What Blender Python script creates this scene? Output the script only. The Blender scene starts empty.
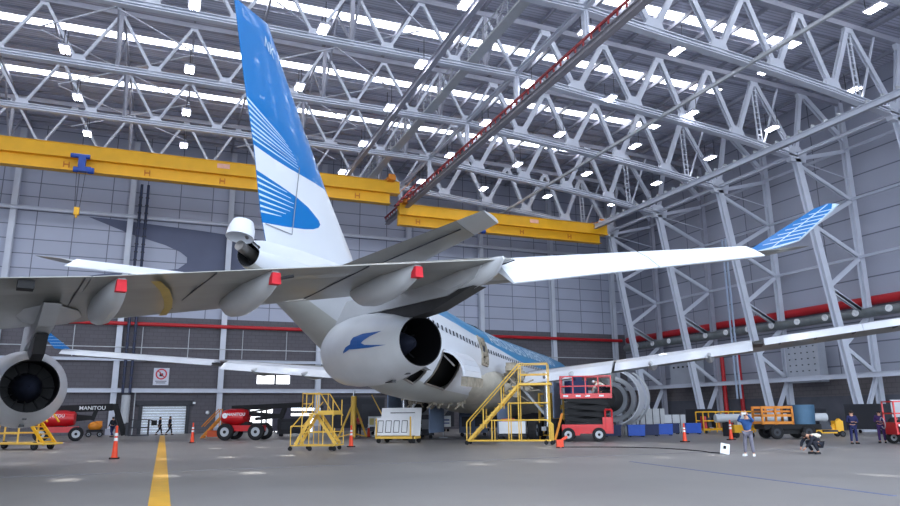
import bpy, math, random
from mathutils import Vector, Matrix
from mathutils.geometry import delaunay_2d_cdt
random.seed(7)
sc = bpy.context.scene
COL = sc.collection
PI = math.pi
def R(d): return math.radians(d)

# ------------------------------------------------------------- materials
MATS = {}
def mat(name, col, rough=.55, metal=0., var=.06, scale=3., bump=0., emit=None, es=1., spec=.5, coat=0.):
    if name in MATS: return MATS[name]
    m = bpy.data.materials.new(name); m.use_nodes = True
    nt = m.node_tree; b = nt.nodes['Principled BSDF']
    b.inputs['Roughness'].default_value = rough; b.inputs['Metallic'].default_value = metal
    b.inputs['Specular IOR Level'].default_value = spec; b.inputs['Coat Weight'].default_value = coat
    c = tuple(((v/255)/12.92 if v/255 <= .04045 else ((v/255+.055)/1.055)**2.4) for v in col)
    tc = nt.nodes.new('ShaderNodeTexCoord'); n = nt.nodes.new('ShaderNodeTexNoise')
    n.inputs['Scale'].default_value = scale; n.inputs['Detail'].default_value = 5
    nt.links.new(tc.outputs['Object'], n.inputs['Vector'])
    r = nt.nodes.new('ShaderNodeValToRGB'); r.color_ramp.elements[0].position = .3; r.color_ramp.elements[1].position = .7
    r.color_ramp.elements[0].color = tuple(v*(1-var) for v in c)+(1,); r.color_ramp.elements[1].color = tuple(min(1, v*(1+var)) for v in c)+(1,)
    nt.links.new(n.outputs['Fac'], r.inputs['Fac']); nt.links.new(r.outputs['Color'], b.inputs['Base Color'])
    if bump:
        bp = nt.nodes.new('ShaderNodeBump'); bp.inputs['Strength'].default_value = bump
        nt.links.new(n.outputs['Fac'], bp.inputs['Height']); nt.links.new(bp.outputs['Normal'], b.inputs['Normal'])
    if emit:
        b.inputs['Emission Color'].default_value = tuple(v/255 for v in emit)+(1,); b.inputs['Emission Strength'].default_value = es
    MATS[name] = m; return m
def lin(col): return tuple(((v/255)/12.92 if v/255 <= .04045 else ((v/255+.055)/1.055)**2.4) for v in col)+(1,)
def grid_mat(name, base, line, cells, axes, lw, rough=.6, var=.05, rows_only=False, brick=False):
    """panel joints every cells[0] x cells[1] metres along the two object axes"""
    m = bpy.data.materials.new(name); m.use_nodes = True; nt = m.node_tree; b = nt.nodes['Principled BSDF']
    b.inputs['Roughness'].default_value = rough
    tc = nt.nodes.new('ShaderNodeTexCoord'); sp = nt.nodes.new('ShaderNodeSeparateXYZ'); nt.links.new(tc.outputs['Object'], sp.inputs[0])
    cb = nt.nodes.new('ShaderNodeCombineXYZ')
    nt.links.new(sp.outputs[axes[0]], cb.inputs[0]); nt.links.new(sp.outputs[axes[1]], cb.inputs[1])
    br = nt.nodes.new('ShaderNodeTexBrick'); br.offset = .5 if brick else 0.; br.squash = 1
    br.inputs['Scale'].default_value = 1; br.inputs['Brick Width'].default_value = cells[0]; br.inputs['Row Height'].default_value = cells[1]
    br.inputs['Mortar Size'].default_value = lw; br.inputs['Mortar Smooth'].default_value = .1; br.inputs['Bias'].default_value = 0
    c = lin(base)
    br.inputs['Color1'].default_value = tuple(v*(1-var) for v in c[:3])+(1,); br.inputs['Color2'].default_value = tuple(v*(1+var) for v in c[:3])+(1,)
    br.inputs['Mortar'].default_value = lin(line)
    nt.links.new(cb.outputs[0], br.inputs['Vector'])
    n = nt.nodes.new('ShaderNodeTexNoise'); n.inputs['Scale'].default_value = .35; n.inputs['Detail'].default_value = 6; nt.links.new(tc.outputs['Object'], n.inputs['Vector'])
    mx = nt.nodes.new('ShaderNodeMix'); mx.data_type = 'RGBA'; mx.blend_type = 'MULTIPLY'; mx.inputs['Factor'].default_value = .35
    nt.links.new(br.outputs['Color'], mx.inputs['A']); nt.links.new(n.outputs['Color'], mx.inputs['B'])
    r = nt.nodes.new('ShaderNodeValToRGB'); r.color_ramp.elements[0].color = (.7, .7, .7, 1); r.color_ramp.elements[1].color = (1.15, 1.15, 1.15, 1)
    nt.links.new(n.outputs['Fac'], r.inputs['Fac']); nt.links.new(r.outputs['Color'], mx.inputs['B'])
    nt.links.new(mx.outputs['Result'], b.inputs['Base Color'])
    MATS[name] = m; return m

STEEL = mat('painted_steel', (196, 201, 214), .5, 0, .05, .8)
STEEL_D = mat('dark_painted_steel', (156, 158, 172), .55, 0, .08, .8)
YEL = mat('yellow_paint', (226, 168, 14), .5, 0, .05, 1.)
YEL2 = mat('stair_yellow', (228, 184, 78), .5, 0, .06, 2.)
ORG = mat('orange_paint', (214, 130, 30), .55, 0, .1, 2.)
RED = mat('red_paint', (176, 20, 28), .4, 0, .06, 2.)
REDP = mat('red_pipe_paint', (178, 24, 34), .5, 0, .08, .6)
REDR = mat('red_rail_paint', (150, 52, 56), .6, 0, .12, .6)
BLU = mat('hoist_blue', (24, 66, 150), .5, 0, .08, 2.)
NAVY = mat('navy_cloth', (30, 34, 78), .9, 0, .15, 8.)
BLK = mat('black_rubber', (20, 20, 24), .8, 0, .15, 6.)
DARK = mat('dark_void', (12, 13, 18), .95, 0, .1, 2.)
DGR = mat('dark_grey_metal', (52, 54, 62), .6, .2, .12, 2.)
GREY = mat('mid_grey_paint', (130, 134, 142), .6, 0, .08, 2.)
LGR = mat('light_grey_paint', (182, 186, 192), .55, 0, .06, 2.)
WHT = mat('white_paint', (228, 230, 234), .45, 0, .03, 2.)
ACW = mat('aircraft_white', (206, 210, 218), .3, 0, .03, .5, coat=.3)
ACG = mat('pylon_grey_belly_shade', (176, 178, 176), .4, 0, .08, .6)  # pylon grey, also the shade painted onto the fuselage underside
WGR = mat('wing_grey', (138, 138, 134), .38, .1, .13, .7, coat=.2)
FAIR = mat('fairing_grey', (176, 178, 182), .38, 0, .08, .8, coat=.2)
DIRTY = mat('dirty_beige_metal', (150, 142, 128), .7, .1, .35, 2.5)
ACB = mat('fin_blue', (0, 106, 176), .28, 0, .04, .5, coat=.15)
SKYB = mat('cheatline_blue', (48, 136, 188), .3, 0, .04, .5, coat=.3)
LOGOB = mat('emblem_blue', (8, 84, 160), .4, 0, .04, 1.)
STRP = mat('stripe_white', (190, 210, 228), .35, 0, .02, 1.)
METAL = mat('bare_metal', (150, 148, 146), .3, .9, .12, 3.)
CHROME = mat('chrome_strut', (190, 194, 200), .2, .9, .05, 3.)
RCAP = mat('red_cover', (186, 28, 42), .8, 0, .1, 6.)
CONE = mat('cone_orange', (236, 72, 34), .5, 0, .05, 5.)
BINB = mat('bin_blue', (18, 76, 178), .5, 0, .06, 4.)
BIND = mat('bin_navy', (20, 34, 78), .6, 0, .1, 4.)
SKIN = mat('skin', (196, 146, 120), .6, 0, .05, 9.)
HAIR = mat('dark_hair', (34, 26, 24), .8, 0, .2, 20.)
JBLUE = mat('blue_jacket', (42, 78, 132), .9, 0, .12, 9.)
TGREY = mat('grey_trousers', (112, 110, 124), .9, 0, .12, 9.)
CREAM = mat('cream_cloth', (212, 206, 190), .9, 0, .08, 9.)
DCLO = mat('dark_cloth', (26, 28, 40), .9, 0, .15, 9.)
PURP = mat('purple_cloth', (62, 38, 92), .9, 0, .1, 9.)
RCLO = mat('red_cloth', (172, 56, 66), .9, 0, .1, 9.)
GLASS = mat('window_dark', (44, 50, 62), .15, 0, .1, 2.)
LAMPE = mat('lamp_glow', (255, 255, 255), .5, emit=(240, 244, 255), es=22.)
SKYE = mat('skylight_panel', (240, 244, 250), .5, emit=(238, 243, 255), es=7.)
DAYE = mat('daylit_pane', (240, 244, 250), .5, emit=(240, 246, 255), es=2.2)
TEALM = mat('teal_tank', (70, 104, 132), .5, .2, .1, 2.)
SHIELD = mat('heat_shield', (58, 58, 60), .55, .3, .15, 2.)
YMARK = mat('faded_yellow', (178, 152, 70), .5, 0, .1, 4.)
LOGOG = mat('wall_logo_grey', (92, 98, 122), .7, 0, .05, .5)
WALLP = grid_mat('wall_panels', (172, 177, 196), (110, 114, 130), (3.4, 1.5), (0, 2), .05)
WALLS = grid_mat('side_wall_panels', (164, 168, 184), (108, 112, 126), (9.43, 1.9), (1, 2), .06)
BRICK = grid_mat('taupe_blockwork', (96, 93, 100), (86, 83, 90), (.8, .4), (0, 2), .03, .85, .06, brick=True)
BRICKS = grid_mat('taupe_blockwork_side', (104, 100, 104), (88, 84, 88), (.8, .4), (1, 2), .03, .85, .06, brick=True)
ROOFM = grid_mat('roof_sheet', (206, 208, 224), (168, 172, 188), (50., .33), (0, 1), .05, .7)
FLOORM = mat('floor_concrete', (136, 132, 130), .32, 0, .09, .25, spec=.5)
# finer mottling and joints on the floor
nt = FLOORM.node_tree; b = nt.nodes['Principled BSDF']
n2 = nt.nodes.new('ShaderNodeTexNoise'); n2.inputs['Scale'].default_value = 1.6; n2.inputs['Detail'].default_value = 8
rr = nt.nodes.new('ShaderNodeMapRange'); rr.inputs['To Min'].default_value = .3; rr.inputs['To Max'].default_value = .55
nt.links.new(n2.outputs['Fac'], rr.inputs['Value']); nt.links.new(rr.outputs['Result'], b.inputs['Roughness'])

# ------------------------------------------------------------- mesh builder
class MB:
    def __init__(s): s.v = []; s.f = []; s.m = []
    def add(s, vs, fs, m=0):
        o = len(s.v); s.v += [Vector(v) for v in vs]; s.f += [tuple(o+i for i in f) for f in fs]; s.m += [m]*len(fs); return s
    def box(s, c, d, rz=0, m=0, M=None, taper=1.):
        x, y, z = [k/2 for k in d]; M = M or Matrix.Rotation(rz, 3, 'Z'); c = Vector(c)
        vs = [c+M@Vector((a*x*(taper if e > 0 else 1), b_*y*(taper if e > 0 else 1), e*z)) for e in (-1, 1) for a, b_ in ((-1, -1), (1, -1), (1, 1), (-1, 1))]
        return s.add(vs, [(3, 2, 1, 0), (4, 5, 6, 7), (0, 1, 5, 4), (1, 2, 6, 5), (2, 3, 7, 6), (3, 0, 4, 7)], m)
    def beam(s, p, q, w, h, m=0, up=(0, 0, 1), kind='box'):
        p = Vector(p); q = Vector(q); d = (q-p); L = d.length; d.normalize(); up = Vector(up)
        if abs(d.dot(up)) > .98: up = Vector((1, 0, 0)) if abs(d.x) < .9 else Vector((0, 1, 0))
        r = d.cross(up).normalized(); u = r.cross(d)
        M = Matrix((r, u, d)).transposed()
        c = (p+q)/2
        if kind == 'box': return s.box(c, (w, h, L), M=M, m=m)
        t = min(w, h)*.14                      # H section: two flanges and a web
        s.box(c+u*(h/2-t/2), (w, t, L), M=M, m=m); s.box(c-u*(h/2-t/2), (w, t, L), M=M, m=m)
        return s.box(c, (t, h-2*t, L), M=M, m=m)
    def tube(s, p, q, r, n=8, r2=None, m=0, caps=True):
        p = Vector(p); q = Vector(q); d = (q-p).normalized(); a = d.orthogonal().normalized(); b_ = d.cross(a); r2 = r if r2 is None else r2
        vs = [p+(a*math.cos(2*PI*i/n)+b_*math.sin(2*PI*i/n))*r for i in range(n)]+[q+(a*math.cos(2*PI*i/n)+b_*math.sin(2*PI*i/n))*r2 for i in range(n)]
        fs = [(i, (i+1) % n, n+(i+1) % n, n+i) for i in range(n)]
        if caps: fs += [tuple(range(n-1, -1, -1)), tuple(range(n, 2*n))]
        return s.add(vs, fs, m)
    def path(s, pts, r, n=6, m=0):
        for a, b_ in zip(pts, pts[1:]): s.tube(a, b_, r, n, m=m)
        return s
    def loft(s, rings, caps=True, m=0, closed=True):
        o = len(s.v); n = len(rings[0])
        for rg in rings: s.v += [Vector(p) for p in rg]
        fs = []
        for k in range(len(rings)-1):
            for i in range(n if closed else n-1):
                j = (i+1) % n; fs.append((o+k*n+i, o+k*n+j, o+(k+1)*n+j, o+(k+1)*n+i))
        if caps: fs += [tuple(o+i for i in range(n-1, -1, -1)), tuple(o+(len(rings)-1)*n+i for i in range(n))]
        s.f += fs; s.m += [m]*len(fs); return s
    def lathe(s, prof, o=(0, 0, 0), ax=(1, 0, 0), n=32, m=0, caps=False, arc=(0, 360)):
        o = Vector(o); d = Vector(ax).normalized(); a = Vector((0, 1, 0)) if abs(d.y) < .8 else Vector((1, 0, 0)); a = (a-d*a.dot(d)).normalized(); b_ = d.cross(a)
        full = arc == (0, 360); k = n if full else n+1
        rings = [[o+d*x+(a*math.cos(R(arc[0]+(arc[1]-arc[0])*i/n))+b_*math.sin(R(arc[0]+(arc[1]-arc[0])*i/n)))*r for i in range(k)] for x, r in prof]
        return s.loft(rings, caps and full, m, closed=full)
    def ball(s, c, r, n=12, k=8, m=0):
        c = Vector(c); rx, ry, rz = r if hasattr(r, '__len__') else (r, r, r)
        rings = [[c+Vector((rx*math.sin(PI*j/k)*math.cos(2*PI*i/n), ry*math.sin(PI*j/k)*math.sin(2*PI*i/n), -rz*math.cos(PI*j/k))) for i in range(n)] for j in [.15]+list(range(1, k))+[k-.15]]
        return s.loft(rings, True, m)
    def prism(s, poly, t, fn, m=0):
        """poly in 2D, fn(a, b, side) -> 3D, solid of thickness t"""
        n = len(poly); vs = [fn(a, b_, -t/2) for a, b_ in poly]+[fn(a, b_, t/2) for a, b_ in poly]
        fs = [tuple(range(n-1, -1, -1)), tuple(range(n, 2*n))]+[(i, (i+1) % n, n+(i+1) % n, n+i) for i in range(n)]
        return s.add(vs, fs, m)
    def wheel(s, c, r, w, ax=(0, 1, 0), mt=0, mr=1):
        c = Vector(c); a = Vector(ax).normalized()
        s.lathe([(-w/2, r*.55), (-w/2, r*.9), (-w*.35, r), (w*.35, r), (w/2, r*.9), (w/2, r*.55)], c, a, 20, m=mt)
        s.lathe([(-w*.42, 0.001), (-w*.42, r*.56), (w*.42, r*.56), (w*.42, .001)], c, a, 16, m=mr); s.lathe([(-w*.5, .001), (-w*.5, r*.2), (w*.5, r*.2), (w*.5, .001)], c, a, 10, m=mt)
        return s
    def build(s, name, mats, parent=None, world=False, smooth=False, loc=None):
        me = bpy.data.meshes.new(name); vs = s.v
        inv = None
        if world and parent:
            top = parent
            while top.parent: top = top.parent
            inv = top.matrix_basis.inverted()
        if loc is not None: inv = Matrix.Translation(-Vector(loc))
        me.from_pydata([tuple(inv@v) if inv else tuple(v) for v in vs], [], s.f)
        for m_ in (mats if isinstance(mats, (list, tuple)) else [mats]): me.materials.append(m_)
        for p, k in zip(me.polygons, s.m): p.material_index = k; p.use_smooth = smooth
        me.validate(); me.update()
        import bmesh
        bm = bmesh.new(); bm.from_mesh(me); bmesh.ops.recalc_face_normals(bm, faces=bm.faces)
        if smooth:
            for e in bm.edges:
                if len(e.link_faces) == 2 and e.calc_face_angle(0) > R(38): e.smooth = False
        bm.to_mesh(me); bm.free()
        o = bpy.data.objects.new(name, me); COL.objects.link(o)
        if parent: o.parent = parent
        if loc is not None: o.location = loc
        return o
def thing(name, label, cat, loc=(0, 0, 0), rz=0, group=None):
    o = bpy.data.objects.new(name, None); COL.objects.link(o); o.empty_display_size = .3
    o.location = loc; o.rotation_euler = (0, 0, rz); o['label'] = label; o['category'] = cat
    if group: o['group'] = group
    return o
def tag(o, label, cat, group=None, kind=None):
    o['label'] = label; o['category'] = cat
    if group: o['group'] = group
    if kind: o['kind'] = kind
    return o
def struct(o, label=None):
    o['kind'] = 'structure'
    if label: o['label'] = label
    return o
def dup(root, loc, rz, label, group=None):
    r = root.copy(); COL.objects.link(r); r.location = loc; r.rotation_euler = (0, 0, rz); r['label'] = label
    if group: r['group'] = group
    for ch in list(root.children):
        c = ch.copy(); COL.objects.link(c); c.parent = r
        for g in list(ch.children):
            d = g.copy(); COL.objects.link(d); d.parent = c
    return r
def inpoly(x, y, P):
    c = False; j = len(P)-1
    for i in range(len(P)):
        if (P[i][1] > y) != (P[j][1] > y) and x < (P[j][0]-P[i][0])*(y-P[i][1])/(P[j][1]-P[i][1])+P[i][0]: c = not c
        j = i
    return c
def sheet(mb, outline, regions, step, fn, default=0):
    """triangulates a flat outline with coloured regions and maps it into space with fn(a,b)"""
    vs = []; ed = []
    for poly in [outline]+[r_[0] for r_ in regions]:
        o = len(vs); vs += [Vector(p[:2]) for p in poly]; ed += [(o+i, o+(i+1) % len(poly)) for i in range(len(poly))]
    xs = [p[0] for p in outline]; ys = [p[1] for p in outline]
    a = min(xs)+step/2
    while a < max(xs):
        b_ = min(ys)+step/2
        while b_ < max(ys):
            if inpoly(a, b_, outline): vs.append(Vector((a, b_)))
            b_ += step
        a += step
    V, E_, F, *_ = delaunay_2d_cdt(vs, ed, [], 0, 1e-5)
    o = len(mb.v); mb.v += [Vector(fn(v.x, v.y)) for v in V]
    for f in F:
        cx = sum(V[i].x for i in f)/len(f); cy = sum(V[i].y for i in f)/len(f)
        if not inpoly(cx, cy, outline): continue
        k = default
        for poly, mi in regions:
            if inpoly(cx, cy, poly): k = mi
        if k is None: continue
        mb.f.append(tuple(o+i for i in f)); mb.m.append(k)
    return mb
def strip(a, b_, w0, w1=None):
    a = Vector(a); b_ = Vector(b_); d = (b_-a).normalized(); n = Vector((-d.y, d.x)); w1 = w0 if w1 is None else w1
    return [tuple(a+n*w0/2), tuple(b_+n*w1/2), tuple(b_-n*w1/2), tuple(a-n*w0/2)]
def text_mb(body, size, fn, step=.25, bold=True):
    cu = bpy.data.curves.new('t', 'FONT'); cu.body = body; cu.size = size; cu.resolution_u = 3; cu.fill_mode = 'FRONT'
    if bold: cu.offset = size*.012
    o = bpy.data.objects.new('t', cu); COL.objects.link(o)
    dg = bpy.context.evaluated_depsgraph_get(); me = bpy.data.meshes.new_from_object(o.evaluated_get(dg))
    import bmesh
    bm = bmesh.new(); bm.from_mesh(me)
    bmesh.ops.triangulate(bm, faces=bm.faces); bmesh.ops.subdivide_edges(bm, edges=[e for e in bm.edges if e.calc_length() > step], cuts=2)
    bmesh.ops.triangulate(bm, faces=bm.faces)
    mb = MB(); bm.verts.index_update(); mb.add([fn(v.co.x, v.co.y) for v in bm.verts], [tuple(v.index for v in f.verts) for f in bm.faces])
    bm.free(); bpy.data.objects.remove(o); bpy.data.meshes.remove(me)
    return mb

# ------------------------------------------------------------- camera, world
cam = bpy.data.cameras.new('camera'); co = bpy.data.objects.new('camera', cam); COL.objects.link(co)
cam.sensor_width = 36; cam.lens = 700/900*36; cam.clip_end = 600; cam.clip_start = .1
pitch, yaw, roll = R(12.962), R(21.875), R(-.531)
F = Vector((math.sin(yaw)*math.cos(pitch), math.cos(yaw)*math.cos(pitch), math.sin(pitch)))
Rt = Vector((math.cos(yaw), -math.sin(yaw), 0)); U = Rt.cross(F)
R2 = Rt*math.cos(roll)+U*math.sin(roll); U2 = -Rt*math.sin(roll)+U*math.cos(roll)
M = Matrix((R2, U2, -F)).transposed().to_4x4(); M.translation = Vector((0, 0, 1.72)); co.matrix_world = M
sc.camera = co
w = bpy.data.worlds.new('sky'); sc.world = w; w.use_nodes = True
bg = w.node_tree.nodes['Background']; bg.inputs['Color'].default_value = (.76, .87, 1., 1); bg.inputs['Strength'].default_value = 4.6
sc.view_settings.view_transform = 'Standard'; sc.view_settings.look = 'None'; sc.view_settings.gamma = 1; sc.view_settings.exposure = .32
# ============================================================= the hall
ZC = 31.9
fl = MB().box((-10, -30, -.15), (220, 222, .3)).build('floor', FLOORM); struct(fl)
bw = MB().box((-1, 80.4, 22), (118, .6, 20)).build('wall_back', WALLP); struct(bw)
bl = MB().box((-1, 80.25, 6), (118, .9, 12)); 
# blockwork with the roller-door opening and the bright exit left open
def wall_with_holes(x0, x1, z0, z1, holes, y0, y1):
    mb = MB(); xs = sorted(set([x0, x1]+[h[0] for h in holes]+[h[1] for h in holes])); zs = sorted(set([z0, z1]+[h[2] for h in holes]+[h[3] for h in holes]))
    for a, b_ in zip(xs, xs[1:]):
        for c, d in zip(zs, zs[1:]):
            if any(h[0] <= (a+b_)/2 <= h[1] and h[2] <= (c+d)/2 <= h[3] for h in holes): continue
            mb.box(((a+b_)/2, (y0+y1)/2, (c+d)/2), (b_-a, y1-y0, d-c))
    return mb
bl = wall_with_holes(-60, 58, 0, 12, [(-2.35, 2.45, 0, 3.2), (9.2, 12.85, 5.1, 6.1), (8.6, 16.4, 0, 2.6)], 79.85, 80.7).build('wall_back_lower', BRICK); struct(bl)
wr = MB().box((57.85, 34, 18.5), (.5, 93, 27)).build('wall_right', WALLS); struct(wr)
wr2 = MB().box((57.8, 34, 2.5), (.6, 93, 5)).build('wall_right_lower', BRICKS); struct(wr2)
wl = MB().box((-59.5, 34, 16), (.5, 93, 32)).build('wall_left', WALLS); struct(wl)
# roof sheet with purlins and rafters, skylight slots left open
mb = MB(); strips = [39.1+9.25*k for k in range(-5, 4)]; X0, X1 = -59.5, 58
ys = [-12]+[v for s_ in strips for v in (s_-.54, s_+.54)]+[80.7]
for a, b_ in zip(ys[::2], ys[1::2]): mb.box(((X0+X1)/2, (a+b_)/2, ZC+.1), (X1-X0, b_-a, .2))
for s_ in strips: mb.box((52.8, s_, ZC+.1), (10.4, 1.08, .2))
y = -11.
while y < 80:
    if min(abs(y-s_) for s_ in strips) > .72: mb.beam((X0, y, ZC-.09), (X1, y, ZC-.09), .08, .16, m=1)
    y += 1.55
for k in range(-7, 16): mb.beam((20.09-5.02*k, 10, ZC-.42), (20.09-5.02*k, 80, ZC-.42), .16, .3, m=1)
for x in (27.8, 33.1, 38.2, 43.5, 50): mb.beam((x, 10, ZC-.42), (x, 80, ZC-.42), .22, .3, m=1)
struct(mb.build('ceiling', [ROOFM, STEEL_D]))
for i, s_ in enumerate(strips):
    if s_ < 15: continue
    mb = MB(); x = X0+.5
    while x < 47.5:
        mb.box((x+1.2, s_, ZC+.05), (2.2, 1.08, .04)); x += 2.575
    struct(mb.build('window_%d' % (i+1), SKYE), 'translucent skylight strip in the roof')
# back wall dressing
WC = [-25.8, -15.6, -4.8, 5.4, 15.8, 26.4, 36.1, 46.3, 55.7]
for i, x in enumerate(WC):
    t = thing('wall_column', 'grey steel wall column on the back wall, number %s from the left' % ['zero', 'one', 'two', 'three', 'four', 'five', 'six', 'seven', 'eight'][i], 'column', (x, 79.6, 0), group='steel columns of the back wall')
    MB().beam((x, 79.45, 0), (x, 79.45, 31), .55, .6, up=(0, 1, 0), kind='H').build('shaft', STEEL, t, world=True)
    MB().box((x, 79.4, .3), (.9, .7, .6)).build('base_plate', STEEL_D, t, world=True)
LB = ['grey steel wall column at the far left edge beside the near engine', 'grey wall column left of the hanging hoist hook, behind the black boom', 'grey wall column beside the dark twin downpipes', 'grey wall column between the roller door and the red lift with the round body', 'grey wall column hidden behind the tail fin', 'grey wall column seen between the two yellow cranes', 'grey wall column above the aircraft roof, left of the far yellow crane', 'grey wall column above the scissor lift', 'grey wall column in the far right corner of the hall']
k = 0
for o in bpy.data.objects:
    if o.name.startswith('wall_column'): o['label'] = LB[k]; k += 1; 
def rail_things(name, label, cat, pts, r, m, world=True):
    mb = MB().path(pts, r, 10); o = mb.build(name, m, smooth=True); tag(o, label, cat); return o
rail_things('fire_main_pipe', 'long red pipe running along the back wall at mid height', 'pipe', [(-40, 78.9, 11.1), (56.4, 78.9, 11.1)], .2, REDP)
o = rail_things('fire_main_pipe', 'thick red pipe running along the right side wall', 'pipe', [(57.05, 78.4, 11.1), (57.05, -5, 11.1)], .42, REDP)
t = thing('deluge_duct', 'grey duct with round white nozzles along the right wall under the red pipe', 'duct', (55.6, 40, 9.9))
MB().tube((55.6, 77, 9.9), (55.6, 10, 9.9), .42, 14).build('duct', mat('duct_grey', (124, 130, 132), .4, .4, .15, 1.5), t, world=True, smooth=True)
y = 74.
while y > 30:
    MB().lathe([(0, .02), (0, .3), (.12, .3), (.12, .14), (.02, .13)], (55.17, y, 9.95), (-1, 0, 0), 14).build('nozzle', WHT, t, world=True, smooth=True); y -= 3.1
for nm, z, hh, lab in (('girt_beam', 22.5, .35, 'grey horizontal beam across the back wall below the yellow crane'), ('girt_beam', 7.45, .3, 'pale horizontal beam on the blockwork wall above the no entry sign'), ('ledge_beam', 4.35, .42, 'long pale ledge above the roller door on the back wall')):
    tag(MB().beam((-40, 79.0, z), (55, 79.0, z), .28, hh, kind='H').build(nm, STEEL, loc=(0, 79.0, z)), lab, 'beam')
t = thing('sprinkler_line', 'thin grey pipe line with short hanging drops on the back wall', 'pipe', (0, 79.3, 8.7))
MB().tube((-40, 79.05, 8.7), (55.2, 79.05, 8.7), .05).build('pipe', LGR, t, world=True)
for x in (-13.2, -8.9, -2.6, 1.9, 7.4, 12.1): MB().tube((x, 79.05, 7.7), (x, 79.05, 10.8), .04).build('drop', LGR, t, world=True)
t = thing('downpipes', 'pair of dark blue downpipes running down the back wall', 'pipe', (-3.6, 79.3, 0))
for x in (-3.95, -3.3):
    p = MB().tube((x, 78.55, 4.1), (x, 78.55, 26), .14, 10).build('pipe', mat('dark_blue_pipe', (34, 44, 74), .5), t, world=True, smooth=True)
    for j in range(24): MB().box((x, 78.55, 5+j*.85), (.36, .3, .1)).build('clamp', DGR, t, world=True)
t = thing('pipe_riser_tank', 'short pale vertical tank below the dark blue downpipes', 'tank', (-3.6, 79.2, 0))
MB().tube((-3.6, 78.9, 1.1), (-3.6, 78.9, 3.9), .42, 16).build('body', LGR, t, world=True, smooth=True)
MB().tube((-3.6, 78.9, 3.9), (-3.6, 78.9, 4.1), .5, 16).build('flange', DGR, t, world=True); MB().tube((-2.8, 79.2, 0), (-2.8, 79.2, 4.3), .06).build('side_pipe', LGR, t, world=True)
# painted wall emblem
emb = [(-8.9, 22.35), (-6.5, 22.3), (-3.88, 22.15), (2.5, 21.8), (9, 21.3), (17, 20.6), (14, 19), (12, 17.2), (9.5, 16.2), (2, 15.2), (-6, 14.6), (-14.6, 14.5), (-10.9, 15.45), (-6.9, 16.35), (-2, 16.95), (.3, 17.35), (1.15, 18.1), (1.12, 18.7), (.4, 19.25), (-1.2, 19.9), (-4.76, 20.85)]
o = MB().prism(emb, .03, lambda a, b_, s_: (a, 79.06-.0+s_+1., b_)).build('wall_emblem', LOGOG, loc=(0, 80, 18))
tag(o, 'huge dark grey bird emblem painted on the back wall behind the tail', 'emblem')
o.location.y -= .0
# roller door, windows, exit
t = thing('door_1', 'closed white roller shutter door in the blockwork wall', 'door', (0, 80, 0)); t['kind'] = 'structure'
mb = MB()
for j in range(12): mb.box((.05, 80.2, .135+j*.27), (4.8, .06, .262))
mb.build('shutter', mat('shutter_white', (200, 208, 220), .5), t, world=True)
MB().box((.05, 79.8, 3.1), (5.6, .5, .5)).box((-2.2, 79.8, 1.45), (.35, .35, 2.9)).box((2.35, 79.8, 1.45), (.35, .35, 2.9)).build('door_frame', DGR, t, world=True)
t = thing('window_20', 'bright daylit window high in the blockwork wall', 'window', (11, 80, 5.6)); t['kind'] = 'structure'
MB().box((11, 80.5, 5.6), (3.6, .04, 1.)).build('pane', DAYE, t, world=True)
MB().box((11.2, 80.1, 5.6), (.18, .3, 1.)).box((11, 80, 6.12), (3.9, .2, .1)).box((11, 80, 5.08), (3.9, .2, .1)).build('window_frame', DGR, t, world=True)
t = thing('door_2', 'open hangar side exit with bright daylight outside', 'door', (12.5, 80, 0)); t['kind'] = 'structure'
MB().box((12.5, 81.8, 1.2), (8, .04, 2.5)).build('daylight', DAYE, t, world=True)
mb = MB().box((12.5, 79.9, 2.65), (8.2, .3, .25))
for x in (8.6, 9.9, 10.4, 16.4): mb.box((x, 79.9, 1.3), (.16, .3, 2.6))
for z in (.9, 1.75): mb.box((9.6, 79.95, z), (2.2, .2, .2))
for z in (1.55, 2.1): mb.box((14.4, 79.95, z), (3.6, .2, .28))
mb.build('door_frame', DGR, t, world=True)
t = thing('dark_cabinet', 'dark equipment cabinet standing in the bright side exit', 'cabinet', (11.9, 79, 0))
MB().box((11.9, 79.0, 1.35), (1.9, .7, 2.5)).build('body', mat('cabinet_dark', (62, 60, 76), .7), t, world=True)
mb = MB()
for z in (.6, 1.2, 1.8, 2.3): mb.box((11.9, 78.63, z), (1.8, .04, .04))
mb.build('door_seams', DGR, t, world=True); MB().box((11.2, 79, .05), (.12, .5, .1)).box((12.6, 79, .05), (.12, .5, .1)).build('feet', BLK, t, world=True)
t = thing('prohibition_sign', 'white wall sign with a red crossed circle above the roller door', 'sign', (-.5, 79.7, 5.8))
MB().box((-.5, 79.75, 5.8), (1.5, .06, 1.75)).build('board', mat('sign_white', (206, 208, 220), .6), t, world=True)
mb = MB().lathe([(0, .42), (0, .56), (.02, .56), (.02, .42)], (-.5, 79.7, 6.05), (0, -1, 0), 28); mb.beam((-.85, 79.69, 6.4), (-.15, 79.69, 5.7), .1, .02, up=(0, 1, 0))
mb.build('red_ring', mat('sign_red', (200, 60, 76), .6), t, world=True)
MB().box((-.5, 79.7, 5.98), (.34, .02, .3)).box((-.62, 79.7, 6.2), (.08, .02, .2)).build('pictogram', BLK, t, world=True)
mb = MB()
for j, wd in enumerate((1.1, .9)): mb.box((-.5, 79.7, 5.32-j*.17), (wd, .02, .09))
mb.build('text_bar', mat('sign_grey', (120, 120, 134), .6), t, world=True)
t = thing('wall_lamp', 'small round white wall lamp right of the roller door', 'lamp', (4.5, 79.6, 2.1)); MB().ball((4.3, 79.6, 2.1), .2).build('globe', WHT, t, world=True, smooth=True); MB().box((4.3, 79.75, 2.1), (.3, .14, .3)).build('mount', DGR, t, world=True)
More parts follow.
